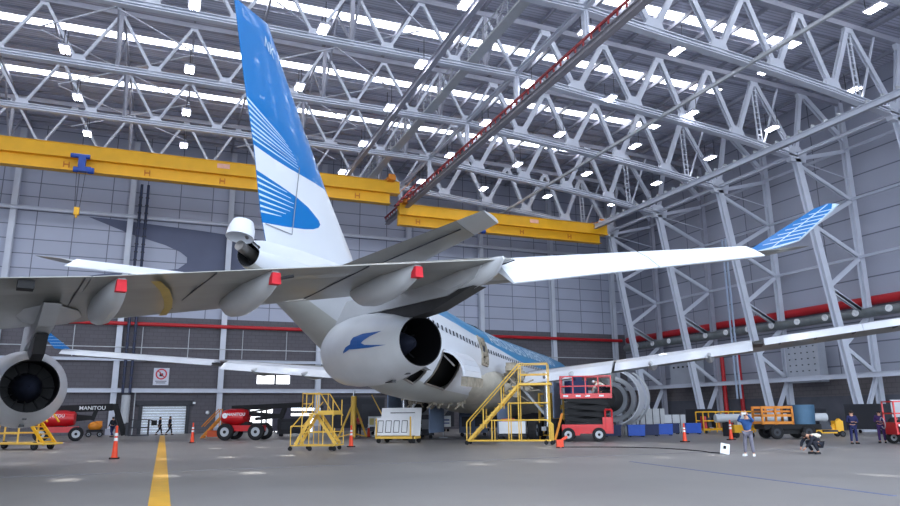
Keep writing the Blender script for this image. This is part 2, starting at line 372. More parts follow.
t = thing('camera_pole', 'small pale camera bracket at the top right of the roller door', 'camera', (2.9, 79.6, 3.0)); MB().box((2.9, 79.3, 3.1), (.25, .4, .2)).build('housing', WHT, t, world=True); MB().box((2.9, 79.65, 3.1), (.1, .4, .1)).build('bracket', DGR, t, world=True)

# ------------------------------------------------------------- portal trusses
NB = [(22.6-5.02*k, 26.35) for k in range(10, -1, -1)]+[(27.8, 25.85), (33.1, 25.42), (38.2, 24.98), (43.5, 24.4), (46.3, 23.95), (50, 23.5)]
NT = [(20.09-5.02*k, 30.8) for k in range(9, -1, -1)]+[(25.2, 30.75), (30.5, 30.62), (35.9, 30.48), (41, 30.3), (46, 30.15), (51.5, 29.9)]
NAMES = [(14.5, 'overhead, nearest to the camera'), (23.93, 'second nearest, crossing the top right corner'), (33.3, 'whose chord carries the top right hanger of the red rail'), (42.7, 'crossing behind the upper tail fin'), (52.1, 'meeting the tail fin at mid height'), (61.6, 'just above the lamps over the yellow crane'), (70.9, 'farthest, right above the yellow crane')]
for Y, lab in NAMES:
    t = thing('roof_truss', 'grey steel roof truss '+lab, 'truss', (22.6, Y, 26.35), group='steel roof trusses across the hall')
    P = lambda n: Vector((n[0], Y, n[1]))
    mb = MB()
    nb = [n for n in NB if not (n[0] == 46.3)]
    mb.beam(P(nb[0])-Vector((30, 0, 0)), P(nb[10]), .46, .46, kind='H', up=(0, 0, 1)).beam(P(nb[0])-Vector((30, 0, .0)), P(nb[10]), .42, .1)
    for a, b_ in zip(nb[10:], nb[11:]): mb.beam(P(a), P(b_), .56, .5, kind='H').beam(P(a), P(b_), .5, .12)
    mb.build('bottom_chord', STEEL, t, world=True)
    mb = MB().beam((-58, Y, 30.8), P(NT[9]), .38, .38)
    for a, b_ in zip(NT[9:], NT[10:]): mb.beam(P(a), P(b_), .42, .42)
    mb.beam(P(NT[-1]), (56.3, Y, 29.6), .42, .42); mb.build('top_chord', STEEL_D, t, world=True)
    xx = [(n, 0) for n in nb]+[(n, 1) for n in NT]; xx.sort(key=lambda k: k[0][0])
    for (a, ka), (b_, kb) in zip(xx, xx[1:]):
        if ka == kb: continue
        hv = a[0] > 24; rg = .40 if hv else .2
        MB().beam(P(a), P(b_), rg, .3 if hv else .2, up=(0, 1, 0), kind='H' if hv else 'box').build('diagonal', STEEL, t, world=True)
    MB().beam(P((51.5, 29.9)), P((56.3, 25.8)), .45, .35, up=(0, 1, 0), kind='H').build('diagonal', STEEL, t, world=True)
    for n in nb:
        mb = MB(); s_ = .62 if n[0] > 24 else .42
        mb.prism([(n[0]-s_*1.3, n[1]+.1), (n[0]+s_*1.3, n[1]+.1), (n[0]+s_*.8, n[1]+s_*1.5), (n[0]-s_*.8, n[1]+s_*1.5)], .38 if n[0] > 24 else .25, lambda a, b_, q: (a, Y+q, b_)); mb.build('gusset_plate', STEEL, t, world=True)
    for n in NT:
        mb = MB(); s_ = .5 if n[0] > 24 else .34; mb.prism([(n[0]-s_, n[1]), (n[0]+s_, n[1]), (n[0]+s_*.6, n[1]-s_*1.3), (n[0]-s_*.6, n[1]-s_*1.3)], .34 if n[0] > 24 else .25, lambda a, b_, q: (a, Y+q, b_)); mb.build('gusset_plate', STEEL, t, world=True)
    # ladder post at the second crane rail, vertical hanger at the first
    mb = MB()
    for dx in (-.22, .22): mb.beam((46.15+dx, Y, 24.2), (45.95+dx, Y, 30.1), .08, .12)
    for j in range(11): mb.beam((45.9, Y, 24.5+j*.52), (46.35, Y, 24.5+j*.52), .1, .08)
    mb.build('ladder_post', STEEL, t, world=True)
    MB().beam((46.4, Y, 24), (48.9, Y, 30), .14, .14, up=(0, 1, 0)).build('tie', STEEL, t, world=True)
    mb = MB().beam((22.6, Y, 26.2), (22.6, Y, 24.15), .34, .34); mb.beam((22.6, Y-.02, 26.2), (22.6, Y-.02, 24.6), .5, .1, up=(1, 0, 0)); mb.build('hanger_post', STEEL, t, world=True)
    MB().beam((46.3, Y, 24), (46.3, Y, 23.6), .25, .25).build('hanger_post', STEEL, t, world=True)
COLS = [(23.93, 'out at the right edge of the picture'), (33.3, 'at the top right corner, its leg running out of the picture'), (42.7, 'behind the blue winglet'), (52.1, 'between the grey perforated box and the blue winglet tip'), (61.6, 'third from the right edge, above the yellow rack'), (70.9, 'farthest of the right side, above the engine cowl ring')]
for Y, lab in COLS:
    t = thing('lattice_column', 'tapered steel lattice column '+lab, 'column', (54, Y, 0), group='lattice columns of the right wall')
    leg = lambda z: Vector((54.0-4.0*z/23.5, Y, z)); out = lambda z: Vector((56.3, Y, z))
    MB().beam(leg(.1), leg(23.3), .62, .5, up=(0, 1, 0), kind='H').beam(leg(.1), leg(23.3), .2, .42, up=(0, 1, 0)).build('inner_leg', STEEL, t, world=True)
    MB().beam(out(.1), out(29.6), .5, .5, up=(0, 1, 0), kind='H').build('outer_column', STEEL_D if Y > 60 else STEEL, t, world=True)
    br = [(leg(.5), out(4.7)), (out(4.7), leg(7.)), (leg(7.), out(9.7)) if 0 else (leg(11.8), out(9.7)), (leg(7.0), out(4.7)), (leg(12.), out(9.7)), (leg(12.), out(14.9)) if 0 else (leg(17.4), out(14.9)), (out(9.7), leg(7.)), (out(14.9), leg(12.)), (leg(17.4), out(20.2)), (leg(22.8), out(20.1)), (leg(23.3), out(24.9))]
    done = []
    for a, b_ in br:
        key = tuple(sorted([round(a.z, 1), round(b_.z, 1)]))
        if key in done: continue
        done.append(key); MB().beam(a, b_, .34 if a.z != 23.3 else .28, .26, up=(0, 1, 0), kind='H').build('brace', STEEL, t, world=True)
    MB().beam(leg(23.2), out(22.2), .07, .07).build('brace', STEEL, t, world=True)
    mb = MB().prism([(49.2, 23.0), (50.9, 23.0), (51.2, 24.2), (49, 24.2)], .5, lambda a, b_, q: (a, Y+q, b_)).prism([(53.3, .1), (54.8, .1), (54.5, 1.6), (53.5, 1.6)], .7, lambda a, b_, q: (a, Y+q, b_)); mb.box((54, Y, .1), (1.8, 1.2, .2))
    mb.build('gusset_plates', STEEL, t, world=True)
# roof bracing running down the hall
fr = [14.5, 23.93, 33.3, 42.7, 52.1, 61.6, 70.9]
for X, lab in ((-5.01, 'left of the tail fin'), (10.05, 'right of the tail fin tip'), (20.09, 'beside the catwalk'), (-15.05, 'at the far left')):
    t = thing('roof_bracing', 'thin steel bracing between the trusses '+lab, 'bracing', (X, 42.7, 26.5), group='longitudinal roof bracing')
    for i, Yf in enumerate(fr[1:]):
        MB().beam((X, Yf, 26.3), (X, Yf, 30.7), .36, .26).build('post', STEEL_D, t, world=True)
        mb = MB(); 
        for s_ in (-1, 1): mb.beam((X, Yf, 26.5), (X, Yf+s_*4.6, 31.1), .14, .14)
        mb.build('strut', STEEL_D, t, world=True)
        mb = MB()
        for s_ in (-1, 1): mb.beam((X-5.1, Yf-4.7-s_*4.5, 28.6), (X+5.1, Yf-4.7+s_*4.5, 28.6), .09, .09)
        if abs(X) < 12: mb.build('cross_tie', STEEL, t, world=True)
# crane rails, catwalks, long beams down the hall
t = thing('crane_rail', 'long grey crane rail with a red top hanging under the trusses in the middle', 'rail', (22.6, 40, 23.8))
MB().beam((22.6, 8, 23.55), (22.6, 76, 23.55), .5, .42, kind='H').box((22.6, 42, 23.52), (.18, 68, .4)).build('girder', mat('rail_grey', (150, 146, 152), .6, 0, .1, 1.), t, world=True)
mb = MB().box((22.35, 42, 24.15), (.14, 68, .14)); y = 9
while y < 76: mb.box((22.35, y, 23.95), (.1, .1, .36)); y += .9
mb.build('red_conductor_rail', REDR, t, world=True)
t = thing('crane_rail', 'grey crane rail with small brackets in front of the right side columns', 'rail', (46.3, 40, 23.4))
MB().beam((46.3, 10, 23.4), (46.3, 76, 23.4), .4, .5, kind='H').box((46.3, 42, 23.4), (.12, 66, .5)).build('girder', STEEL, t, world=True)
y = 10
while y < 76: MB().box((46.3, y, 23.78), (.36, .12, .26)).build('bracket', LGR, t, world=True); y += 1.2
t = thing('crane_rail', 'slim grey crane rail above the right end of the near yellow crane', 'rail', (15.5, 40, 25.3))
MB().beam((15.5, 10, 25.5), (15.5, 76, 25.5), .36, .5, kind='H').box((15.5, 43, 25.5), (.12, 66, .45)).build('girder', STEEL_D, t, world=True)
for Yf in fr: MB().beam((15.5, Yf, 25.7), (15.5, Yf, 26.3), .2, .2).build('hanger', STEEL_D, t, world=True)
t = thing('catwalk', 'grey steel catwalk with handrails hanging along the roof centre', 'catwalk', (19, 40, 26.5))
MB().box((19, 44, 26.75), (.75, 64, .1)).build('deck', LGR, t, world=True)
for s_ in (-.4, .4):
    mb = MB().tube((19+s_, 12, 27.85), (19+s_, 76, 27.85), .04, 6).tube((19+s_, 12, 27.35), (19+s_, 76, 27.35), .03, 6); y = 12
    while y < 76: mb.tube((19+s_, y, 26.8), (19+s_, y, 27.85), .03, 5); y += 1.6
    mb.build('handrail', LGR, t, world=True)
tag(MB().beam((35.6, 6, 25.0), (35.6, 75, 25.0), .22, .22, kind='box').build('tie_beam', LGR, loc=(35.6, 40, 25)), 'long pale square tube running diagonally below the right trusses', 'beam')
tag(MB().beam((22.6, 8, 26.5), (22.6, 78, 26.5), .3, .34, kind='H').build('tie_beam', STEEL, loc=(22.6, 40, 26.5)), 'grey beam linking the trusses directly above the red crane rail', 'beam')
tag(MB().beam((50, 8, 23.7), (50, 78, 23.7), .26, .26, kind='H').build('tie_beam', STEEL, loc=(50, 40, 23.7)), 'grey beam linking the haunches of the right side columns', 'beam')
for z, lab in ((24.9, 'topmost grey girt along the right wall columns'), (20.2, 'upper grey girt along the right wall columns'), (14.9, 'thin grey girt at winglet height along the right wall'), (4.65, 'pale beam linking the right columns below the perforated box')):
    tag(MB().beam((56.0 if z > 5 else 55.2, 8, z), (56.0 if z > 5 else 55.2, 79, z), .22, .22 if z > 5 else .42, kind='H').build('girt_beam', STEEL, loc=(56, 40, z)), lab, 'beam')
# dark plinth zone below the right wall girts
tag(MB().box((57.2, 40, 1.5), (.5, 78, 3.0)).build('low_partition', mat('dark_partition', (80, 82, 92), .8, 0, .15, 1.), loc=(57.2, 40, 0)), 'dark low partition along the foot of the right wall', 'partition')
t = thing('perforated_box', 'large pale grey perforated cabinet mounted high between the right columns', 'cabinet', (55.9, 50.4, 6.1))
MB().box((55.9, 49.4, 6.2), (1., 3.7, 3.8)).build('body', mat('perf_grey', (158, 163, 174), .6, 0, .06, 1.), t, world=True)
mb = MB()
for j in range(5):
    for k in range(6): mb.box((55.38, 48.0+j*.7, 4.8+k*.56), (.03, .14, .1))
mb.build('vent_holes', BLK, t, world=True)
t = thing('perforated_box', 'smaller grey cabinet high on the right wall above the engine cowl', 'cabinet', (55.9, 66, 6))
MB().box((55.9, 66, 6.2), (1., 4.6, 3.2)).build('body', MATS['perf_grey'], t, world=True)
mb = MB()
for j in range(5): mb.box((55.38, 64.4+j*.8, 6.8), (.03, .3, .2))
mb.build('vent_holes', BLK, t, world=True)
t = thing('wall_pipes', 'vertical light blue pipe pair standing at the right wall', 'pipe', (55.2, 57.5, 0))
for dy in (0, .5): MB().tube((55.2, 57.3+dy, 3), (55.2, 57.3+dy, 20), .1, 8).build('pipe', mat('pale_pipe', (170, 186, 210), .4), t, world=True, smooth=True)
for y_, lab in ((61, 'left'), (58.6, 'right')):
    tag(MB().tube((56.6, y_, .0), (56.6, y_, 7.6), .22, 10).build('red_riser', REDP, smooth=True, loc=(56.6, y_, 0)), lab+' of the two red vertical risers at the foot of the right wall', 'pipe')
# lamps
t = thing('hall_lamp', '', 'lamp', (0, 0, 25.5))
lr = bpy.data.objects.new('x', None); bpy.data.objects.remove(lr)
MB().box((0, 0, .1), (.7, 1.25, .14)).build('housing', STEEL_D, t)
for a in (-1, 1): MB().box((a*.16, .29, -.01), (.2, .5, .06)).box((a*.16, -.29, -.01), (.2, .5, .06)).build('light_tube', LAMPE, t)
MB().tube((0, .6, .15), (0, .6, 1.6), .03, 5).tube((0, -.6, .15), (0, -.6, 1.6), .03, 5).build('hanger', DGR, t)
first = True
for X in (-15.6, -7.9, -.1, 7.6, 14.9, 23.3, 30.5, 38.4, 47.1):
    for Yl in ((25.8, 32, 40.1, 48.7, 56.4, 64.) if X < 9 else (25.8, 34.3, 42.2, 49.8, 57.9, 66.)):
        side = 'left of the tail fin' if X < 2 else 'right of the tail fin over the middle' if X < 27 else 'over the right side of the hall'
        lab = 'bright twin-panel hall lamp hanging '+side
        if first: t.location = (X, Yl, 25.55); t['label'] = lab; t['group'] = 'hall lamps '+side; first = False
        else:
            if X < -14 and Yl > 50: pass
            dup(t, (X, Yl, 25.55), 0, lab, 'hall lamps '+side)
# cranes
def crane(x0, x1, Y, zt, label, trolley_x, hook):
    t = thing('overhead_crane', label, 'crane', ((x0+x1)/2, Y, zt-2.2))
    MB().box(((x0+x1)/2, Y, zt-.62), (x1-x0, .75, 1.15)).build('top_girder', YEL, t, world=True)
    MB().box(((x0+x1)/2-.45, Y+.25, zt-1.75), (x1-x0-.9, .5, 1.05)).build('bottom_girder', YEL, t, world=True)
    mb = MB().box(((x0+x1)/2, Y, zt-.02), (x1-x0, .95, .06)).box(((x0+x1)/2, Y, zt-1.2), (x1-x0, 1.1, .08)).box(((x0+x1)/2-.45, Y, zt-2.3), (x1-x0-.9, .8, .06)); mb.build('flanges', YEL, t, world=True)
    mb = MB(); x = x0+2
    while x < x1-1:
        mb.box((x, Y-.02, zt-1.75), (.09, .08, .5)).box((x+.4, Y-.02, zt-1.75), (.09, .08, .5)).box((x+.2, Y-.02, zt-1.75), (.4, .08, .12)); x += 6.3
    mb.build('bracket', mat('rusty_orange', (196, 120, 34), .7), t, world=True)
    MB().box((x0+(x1-x0)*.62, Y-.4, zt-.45), (1.1, .04, .42)).build('capacity_plate', mat('plate_pink', (226, 170, 150), .6), t, world=True)
    for xe in (x0+.6, x1-1.):
        mb = MB().box((xe, Y, zt+.1), (.7, 2.4, .4))
        for dy in (-.9, .9): mb.tube((xe-.3, Y+dy, zt+.35), (xe+.3, Y+dy, zt+.35), .22, 10)
        mb.build('end_carriage', ORG, t, world=True)
    if trolley_x is not None:
        h = thing('hoist_trolley', 'blue electric hoist trolley under the '+hook, 'hoist', (trolley_x, Y-.7, zt-2.6)); Y -= .35
        MB().box((trolley_x, Y-.75, zt-1.75), (.55, .5, .95)).box((trolley_x+.25, Y-.75, zt-2.4), (.95, .5, .4)).build('gearbox', BLU, h, world=True); MB().box((trolley_x, Y-.2, zt-1.5), (.3, .75, .2)).build('mounting_arm', BLU, h, world=True)
        MB().tube((trolley_x-.9, Y-.75, zt-1.25), (trolley_x+.55, Y-.75, zt-1.25), .2, 12).build('motor', BLU, h, world=True, smooth=True)
        MB().tube((trolley_x+.5, Y-.75, zt-2.45), (trolley_x+.95, Y-.75, zt-2.45), .27, 12).tube((trolley_x-.6, Y-.75, zt-2.45), (trolley_x-.2, Y-.75, zt-2.45), .24, 12).build('drum', BLU, h, world=True, smooth=True)
        return h
    return t
h = crane(-24, 20.2, 64, 24.35, 'near yellow double-box overhead crane crossing behind the tail fin', -7.9, 'near yellow crane')
mb = MB()
for dx in (-.35, .35): mb.tube((-7.9+dx, 62.9, 22.), (-7.9+dx*.5, 62.9, 18.6), .025, 4)
mb.build('rope', DGR, h, world=True)
MB().box((-7.9, 62.9, 18.3), (.4, .3, .65)).box((-7.9, 62.9, 17.9), (.16, .16, .3)).build('hook_block', YEL, h, world=True)
crane(21.8, 48, 69, 23.75, 'far yellow overhead crane above the grey wing to the right of the tail', 30.5, 'far yellow crane')
t = thing('crane_stair', 'small red and orange access stair at the end of the far yellow crane', 'stair', (22.5, 68, 23))
mb = MB()
for k in range(6): mb.box((21.3+k*.35, 67.9, 23.3+k*.42), (.5, .5, .06))
mb.beam((21.1, 67.6, 23.2), (23.3, 67.6, 25.8), .08, .16); mb.beam((21.1, 68.2, 23.2), (23.3, 68.2, 25.8), .08, .16); mb.build('flight', REDR, t, world=True)
MB().beam((21.1, 67.6, 24.2), (23.3, 67.6, 26.6), .06, .06).build('handrail', ORG, t, world=True)
# floor markings
tag(MB().box((.06, 37, .004), (.42, 72, .008)).build('floor_stripe', mat('stripe_yellow', (236, 178, 44), .4, 0, .08, 2.), loc=(.06, 37, 0)), 'wide yellow guide stripe painted on the floor at the left', 'floor marking')
mb = MB(); mb.beam((15.56, 21.16, .003), (14., 10.5, .003), .01, .05, up=(1, 0, 0)); 
tag(MB().box((14.9, 16.3, .003), (.11, 11.4, .006), rz=-.145).build('floor_line', mat('line_blue', (96, 110, 150), .5), loc=(14.9, 16.3, 0)), 'thin blue line painted across the floor at the lower right', 'floor marking')
tag(MB().box((.0, 25.3, .003), (60, .07, .006)).build('floor_line', mat('line_dark', (104, 106, 114), .6), loc=(0, 25.3, 0)), 'thin dark joint line across the floor in front of the stands', 'floor marking')
# ============================================================= aircraft
def ang(th): return math.atan2(-math.cos(th), -math.sin(th))
def airfoil(xl, xt, y, zl, zt, th, n=7):
    c = xt-xl; ps = []
    for i in range(n+1):
        u = (i/n)**1.5; ps.append((xl+c*u, y, zl+(zt-zl)*u+th*1.9*math.sqrt(u)*(1-u)+.015))
    for i in range(n-1, 0, -1):
        u = (i/n)**1.5; ps.append((xl+c*u, y, zl+(zt-zl)*u-th*.35*math.sqrt(u)*(1-u)*1.5))
    return ps
def chordcut(s_, a, b_):
    xl, xt, y, zl, zt, th = s_; g = lambda u: (xl+(xt-xl)*u, zl+(zt-zl)*u)
    (x0, z0), (x1, z1) = g(a), g(b_); return (x0, x1, y, z0, z1, th)
LEx = lambda y: 20.3+(y-2.8)*.632
TEx = lambda y: 30.8+(y-2.8)*.17 if y < 9.9 else 32+(y-9.9)*.383
def sec(y, s_, zl, zt, th=None):
    t_ = th or (.95-.028*y); return (LEx(y), TEx(y), s_*y, zl(y), zt(y), t_)
def nacelle(root, xn, y, z, name_label=None, rm=1.31, emblem=False, right=True):
    prof = [(.12, .9), (0, .98), (.1, 1.12), (.5, 1.24), (1.3, 1.31), (2.4, 1.31), (3.5, 1.23), (4.5, 1.06), (5.3, .88), (5.6, .81)]
    prof = [(a, b_*rm/1.31) for a, b_ in prof]; x0 = xn-5.6
    n = MB().lathe(prof, (x0, y, z), (1, 0, 0), 48).build('engine_nacelle', mat('nacelle_paint', (206, 208, 212), .28, 0, .07, .9, coat=.3), root, smooth=True)
    MB().lathe([(5.6, .81*rm/1.31), (5.58, .78*rm/1.31), (4.8, .84*rm/1.31), (3.2, .85), (3.2, .02)], (x0, y, z), (1, 0, 0), 40).build('exhaust_nozzle', mat('nozzle_inside', (22, 22, 27), .5, .4, .2, 3.), n, smooth=True)
    MB().lathe([(3.3, .5), (4.3, .42), (5.0, .2), (5.2, .02)], (x0, y, z), (1, 0, 0), 24).build('exhaust_cone', mat('cone_blue', (40, 44, 60), .5, .3, .1, 3.), n, smooth=True)
    mb = MB()
    for k in range(12): 
        a = k*PI/6; mb.beam((x0+3.9, y+.42*math.cos(a), z+.42*math.sin(a)), (x0+3.9, y+.8*math.cos(a), z+.8*math.sin(a)), .04, .3, up=(1, 0, 0))
    mb.build('exhaust_vanes', DARK, n)
    MB().lathe([(.12, .9*rm/1.31), (.9, .88), (.9, .25), (.3, .02)], (x0, y, z), (1, 0, 0), 32).build('fan', DGR, n, smooth=True)
    MB().box((x0+3.6, y, z-1.22*rm/1.31+.02), (.5, .14, .12)).box((x0+4.6, y, z-.98*rm/1.31), (.5, .12, .1)).build('drain_mast', SHIELD, n)
    if emblem:
        def rad(x):
            for (a, ra), (b_, rb) in zip(prof[1:], prof[2:]):
                if a <= x-x0 <= b_: return ra+(rb-ra)*(x-x0-a)/(b_-a)
            return 1
        E_ = [(28.12, 187), (28.3, 181), (28.6, 177.5), (28.62, 172), (28.75, 167.2), (29.3, 162.6), (30.3, 159), (29.75, 168), (29.45, 173.5), (29.3, 178), (29.5, 181.5), (29.8, 183), (30.6, 186.6), (29.8, 187.2), (29.0, 186.2), (28.55, 185.2), (28.35, 187.5), (28.1, 190)]
        E_ = [(a, R(b_)*1.3) for a, b_ in E_]; mb = sheet(MB(), E_, [], .13, lambda a, b_: (a, y+(rad(a)+.022)*math.cos(b_/1.3), z+(rad(a)+.022)*math.sin(b_/1.3)))
        mb.build('bird_emblem', LOGOB, n)['label'] = 'blue bird emblem'
    return n
def fus_tab(tab, x):
    for a, b_ in zip(tab, tab[1:]):
        if a[0] <= x <= b_[0]:
            f = (x-a[0])/(b_[0]-a[0]); f2 = f; return a[1]+(b_[1]-a[1])*f2, a[2]+(b_[2]-a[2])*f2
    return tab[-1][1:]
FT = [(0, 3.9, .05), (.25, 3.9, .55), (.7, 3.95, .95), (1.5, 4.08, 1.4), (3, 4.25, 2.02), (5, 4.3, 2.4), (8, 4.4, 2.62), (12, 4.48, 2.68), (27, 4.68, 2.68), (35, 5.0, 2.72), (40, 5.33, 2.82), (42.5, 5.52, 2.80), (44.5, 5.8, 2.70), (46.5, 6.18, 2.48), (48.5, 6.58, 2.15), (50.5, 6.98, 1.78), (52.5, 7.32, 1.36), (54, 7.53, 1.0), (55, 7.66, .74), (55.8, 7.72, .5)]
def thlow(x):
    T = [(0, 14), (25, 15), (28, 17), (32, 23), (36, 27), (43, 31), (45.5, 45), (47, 88)]
    if x >= 47: return 88
    return fus_tab([(a, b_, 0) for a, b_ in T], x)[0]
def fuselage(root, holes=(), blue=True, end=55.8, mats=None):
    xs = sorted(set([t_[0] for t_ in FT]+[x*1. for x in range(2, 55)]+[h[0] for h in holes]+[h[1] for h in holes])); xs = [x for x in xs if x <= end]
    hs = sorted(set([h[2] for h in holes]+[h[3] for h in holes]))
    fixed = sorted(set([-90, -80, -70, -60, -53, -40, -20, 0, 8]+hs)); fixed = [f for f in fixed if f < 14]
    mb = MB(); grid = []
    for x in xs:
        zc, r = fus_tab(FT, x); tl = thlow(x); row = list(fixed)+[tl, ]+[tl+(90-tl)*k/7 for k in range(1, 7)]
        full = row+[90]+[180-a for a in row[::-1][:-1]]
        grid.append([(x, r*math.cos(R(a)), zc+r*math.sin(R(a))) for a in full])
    n = len(grid[0]); nf = len(fixed)
    for g in grid: mb.v += [Vector(p) for p in g]
    for i in range(len(xs)-1):
        for j in range(n):
            k = (j+1) % n; xm = (xs[i]+xs[i+1])/2
            if j < nf-1:
                tm = (fixed[j]+fixed[j+1])/2
                if any(h[0] < xm < h[1] and h[2] < tm < h[3] for h in holes): continue
            m_ = 0
            if nf <= j < n-nf and blue and 2.5 < xm < 47: m_ = 1
            if j < 4 or j >= n-4: m_ = 2  # belly shade put into the colour: lowest skin strips greyed
            mb.f.append((i*n+j, i*n+k, (i+1)*n+k, (i+1)*n+j)); mb.m.append(m_)
    o = mb.build('fuselage', mats or [ACW, SKYB, ACG], root, smooth=True)
    return o
# ---------------------------------------------------- airliner in the middle
TH = .74734
A = thing('airliner', 'white and blue twin-engined airliner standing tail towards the camera in the middle of the hall', 'aircraft', (40.436, 67.519, -.05), ang(TH))
holes = [(40.3, 42.9, -53, -11), (43.7, 44.7, -60, -40), (35.5, 36.6, -8, 8)]
fz = fuselage(A, holes)
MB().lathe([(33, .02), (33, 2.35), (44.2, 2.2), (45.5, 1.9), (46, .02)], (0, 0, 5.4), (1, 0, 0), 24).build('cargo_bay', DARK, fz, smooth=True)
def onf(x, a, d=.015):
    zc, r = fus_tab(FT, x); return Vector((x, (r+d)*math.cos(R(a)), zc+(r+d)*math.sin(R(a))))
x = 21.
while x < 44.6:
    if not (35 < x < 37):
        c = [onf(x+dx, a) for dx, a in ((-.1, 9.8), (.1, 9.8), (.1, 15.4), (-.1, 15.4))]
        MB().add(c, [(0, 1, 2, 3)]).build('window', GLASS, fz)
    x += .535
# rear door surround, hatch covers, cargo door swung up
mb = MB()
for a0 in range(-7, 27, 4):
    for x0 in (35.45, 36.55): mb.beam(onf(x0, a0, .03), onf(x0, a0+4, .03), .14, .1)
mb.beam(onf(35.45, 26, .03), onf(36.6, 26, .03), .14, .12).beam(onf(35.45, -8, .03), onf(36.6, -8, .03), .14, .12)
for k in range(9): mb.box(onf(35.6+.9*random.random(), -6+30*random.random(), .05), (.3, .12, .25))
sheet(mb, [(35.5, 8.5), (36.6, 8.5), (36.6, 26), (35.5, 26)], [], .5, lambda a, b_: onf(a, b_, .02), default=1)
mb.build('door_opening', [DIRTY, DGR], fz)
mb = MB(); rin = []; rout = []
for k in range(7):
    a = R(18-52*k/6); c_ = Vector((0, 1.55, 5.0)); rin.append([(2.72, 5.0), (3.08, 4.92), (3.36, 4.76), (3.6, 4.52), (3.77, 4.24), (3.86, 3.95), (3.9, 3.65)][k])
ringA = [Vector((40.3, y_, z_)) for y_, z_ in rin]; ringB = [Vector((42.9, y_, z_)) for y_, z_ in rin]
for d_ in (0,):
    for k in range(6):
        mb.beam((41.6, rin[k][0]+.0, rin[k][1]), (41.6, rin[k+1][0], rin[k+1][1]), 2.6, .12, up=(0, 1, .2))
cd = mb.build('cargo_door', ACW, fz); cd['label'] = 'cargo door swung open'
MB().beam((41.6, rin[-1][0], rin[-1][1]-.02), (41.6, rin[-1][0]-.05, rin[-1][1]-.5), 2.5, .35, up=(0, 1, 0)).build('door_sill', DIRTY, cd)
MB().beam((40.5, 2.6, 4.9), (40.5, 3.3, 4.2), .08, .08).beam((42.7, 2.6, 4.9), (42.7, 3.3, 4.2), .08, .08).build('door_strut', METAL, cd)
mb = MB()
for x0, x1, a0, a1 in ((40.3, 42.9, -53, -11), (43.7, 44.7, -60, -40)):
    for a in (a0, a1): mb.beam(onf(x0, a, .01), onf(x1, a, .01), .09, .09)
    n_ = 6
    for x_ in (x0, x1):
        for k in range(n_): mb.beam(onf(x_, a0+(a1-a0)*k/n_, .01), onf(x_, a0+(a1-a0)*(k+1)/n_, .01), .09, .09)
mb.build('hatch_frame', METAL, fz)
MB().beam(onf(43.7, -38, .04), onf(44.7, -38, .04), .5, .05).build('bulk_door', LGR, fz)
mb = sheet(MB(), [(52.5+.95*math.cos(t_*PI/10), -7+13*math.sin(t_*PI/10)) for t_ in range(20)], [], 3, lambda a, b_: onf(a, b_, .02))
mb.build('stabiliser_recess', SHIELD, fz)
MB().add([onf(47.3, -2, .02), onf(47.9, -6, .02), onf(47.6, 4, .02)], [(0, 1, 2)]).build('vent', BLK, fz)
tx = text_mb('AEROLINEAS ARGENTINAS', 1.55, lambda u, v: onf(33.4-u, 29+v*20, .03)); tx.build('airline_name', STRP, fz)
# belly fairing, wing roots
def ell(x, zc, ry, rz, n=24): return [(x, ry*math.cos(2*PI*i/n), zc+rz*math.sin(2*PI*i/n)) for i in range(n)]
MB().loft([ell(16.5, 3.4, 1.2, .9), ell(18.5, 3.2, 2.6, 1.4), ell(21, 3.2, 3.2, 1.65), ell(31, 3.4, 3.25, 1.6), ell(34, 3.7, 3.0, 1.5), ell(37.5, 4.1, 2.2, 1.3), ell(39, 4.3, 1.3, 1.)]).build('belly_fairing', mat('fairing_dirty', (172, 168, 158), .5, 0, .16, 1.5), fz, smooth=True)
mb = MB(); random.seed(3)
for s_ in (1, -1):
    for k in range(26):
        MB().box((29+5.2*random.random(), s_*(3.0+1.1*random.random()), 2.9+1.9*random.random()), (.2+.7*random.random(), .2+.4*random.random(), .15+.5*random.random()), rz=random.random()).build('machinery_box', DIRTY, fz)
    for k in range(12):
        p = Vector((28.5+6*random.random(), s_*(3.1+1.5*random.random()), 2.8+1.2*random.random())); MB().tube(p, p+Vector((random.random()-.5, s_*.4, random.random()-.5))*1.4, .05, 6).build('machinery_pipe', DIRTY, fz)
mb = MB()
for k in range(14):
    p = Vector((33+6*random.random(), -1.5+3.5*random.random(), 2.25+.3*random.random())); mb.tube(p, p+Vector((1.2*random.random(), .5*random.random(), -.3)), .05, 5).box(p, (.5*random.random()+.1, .3, .2)).build('belly_pipe', DIRTY, fz); mb = MB()
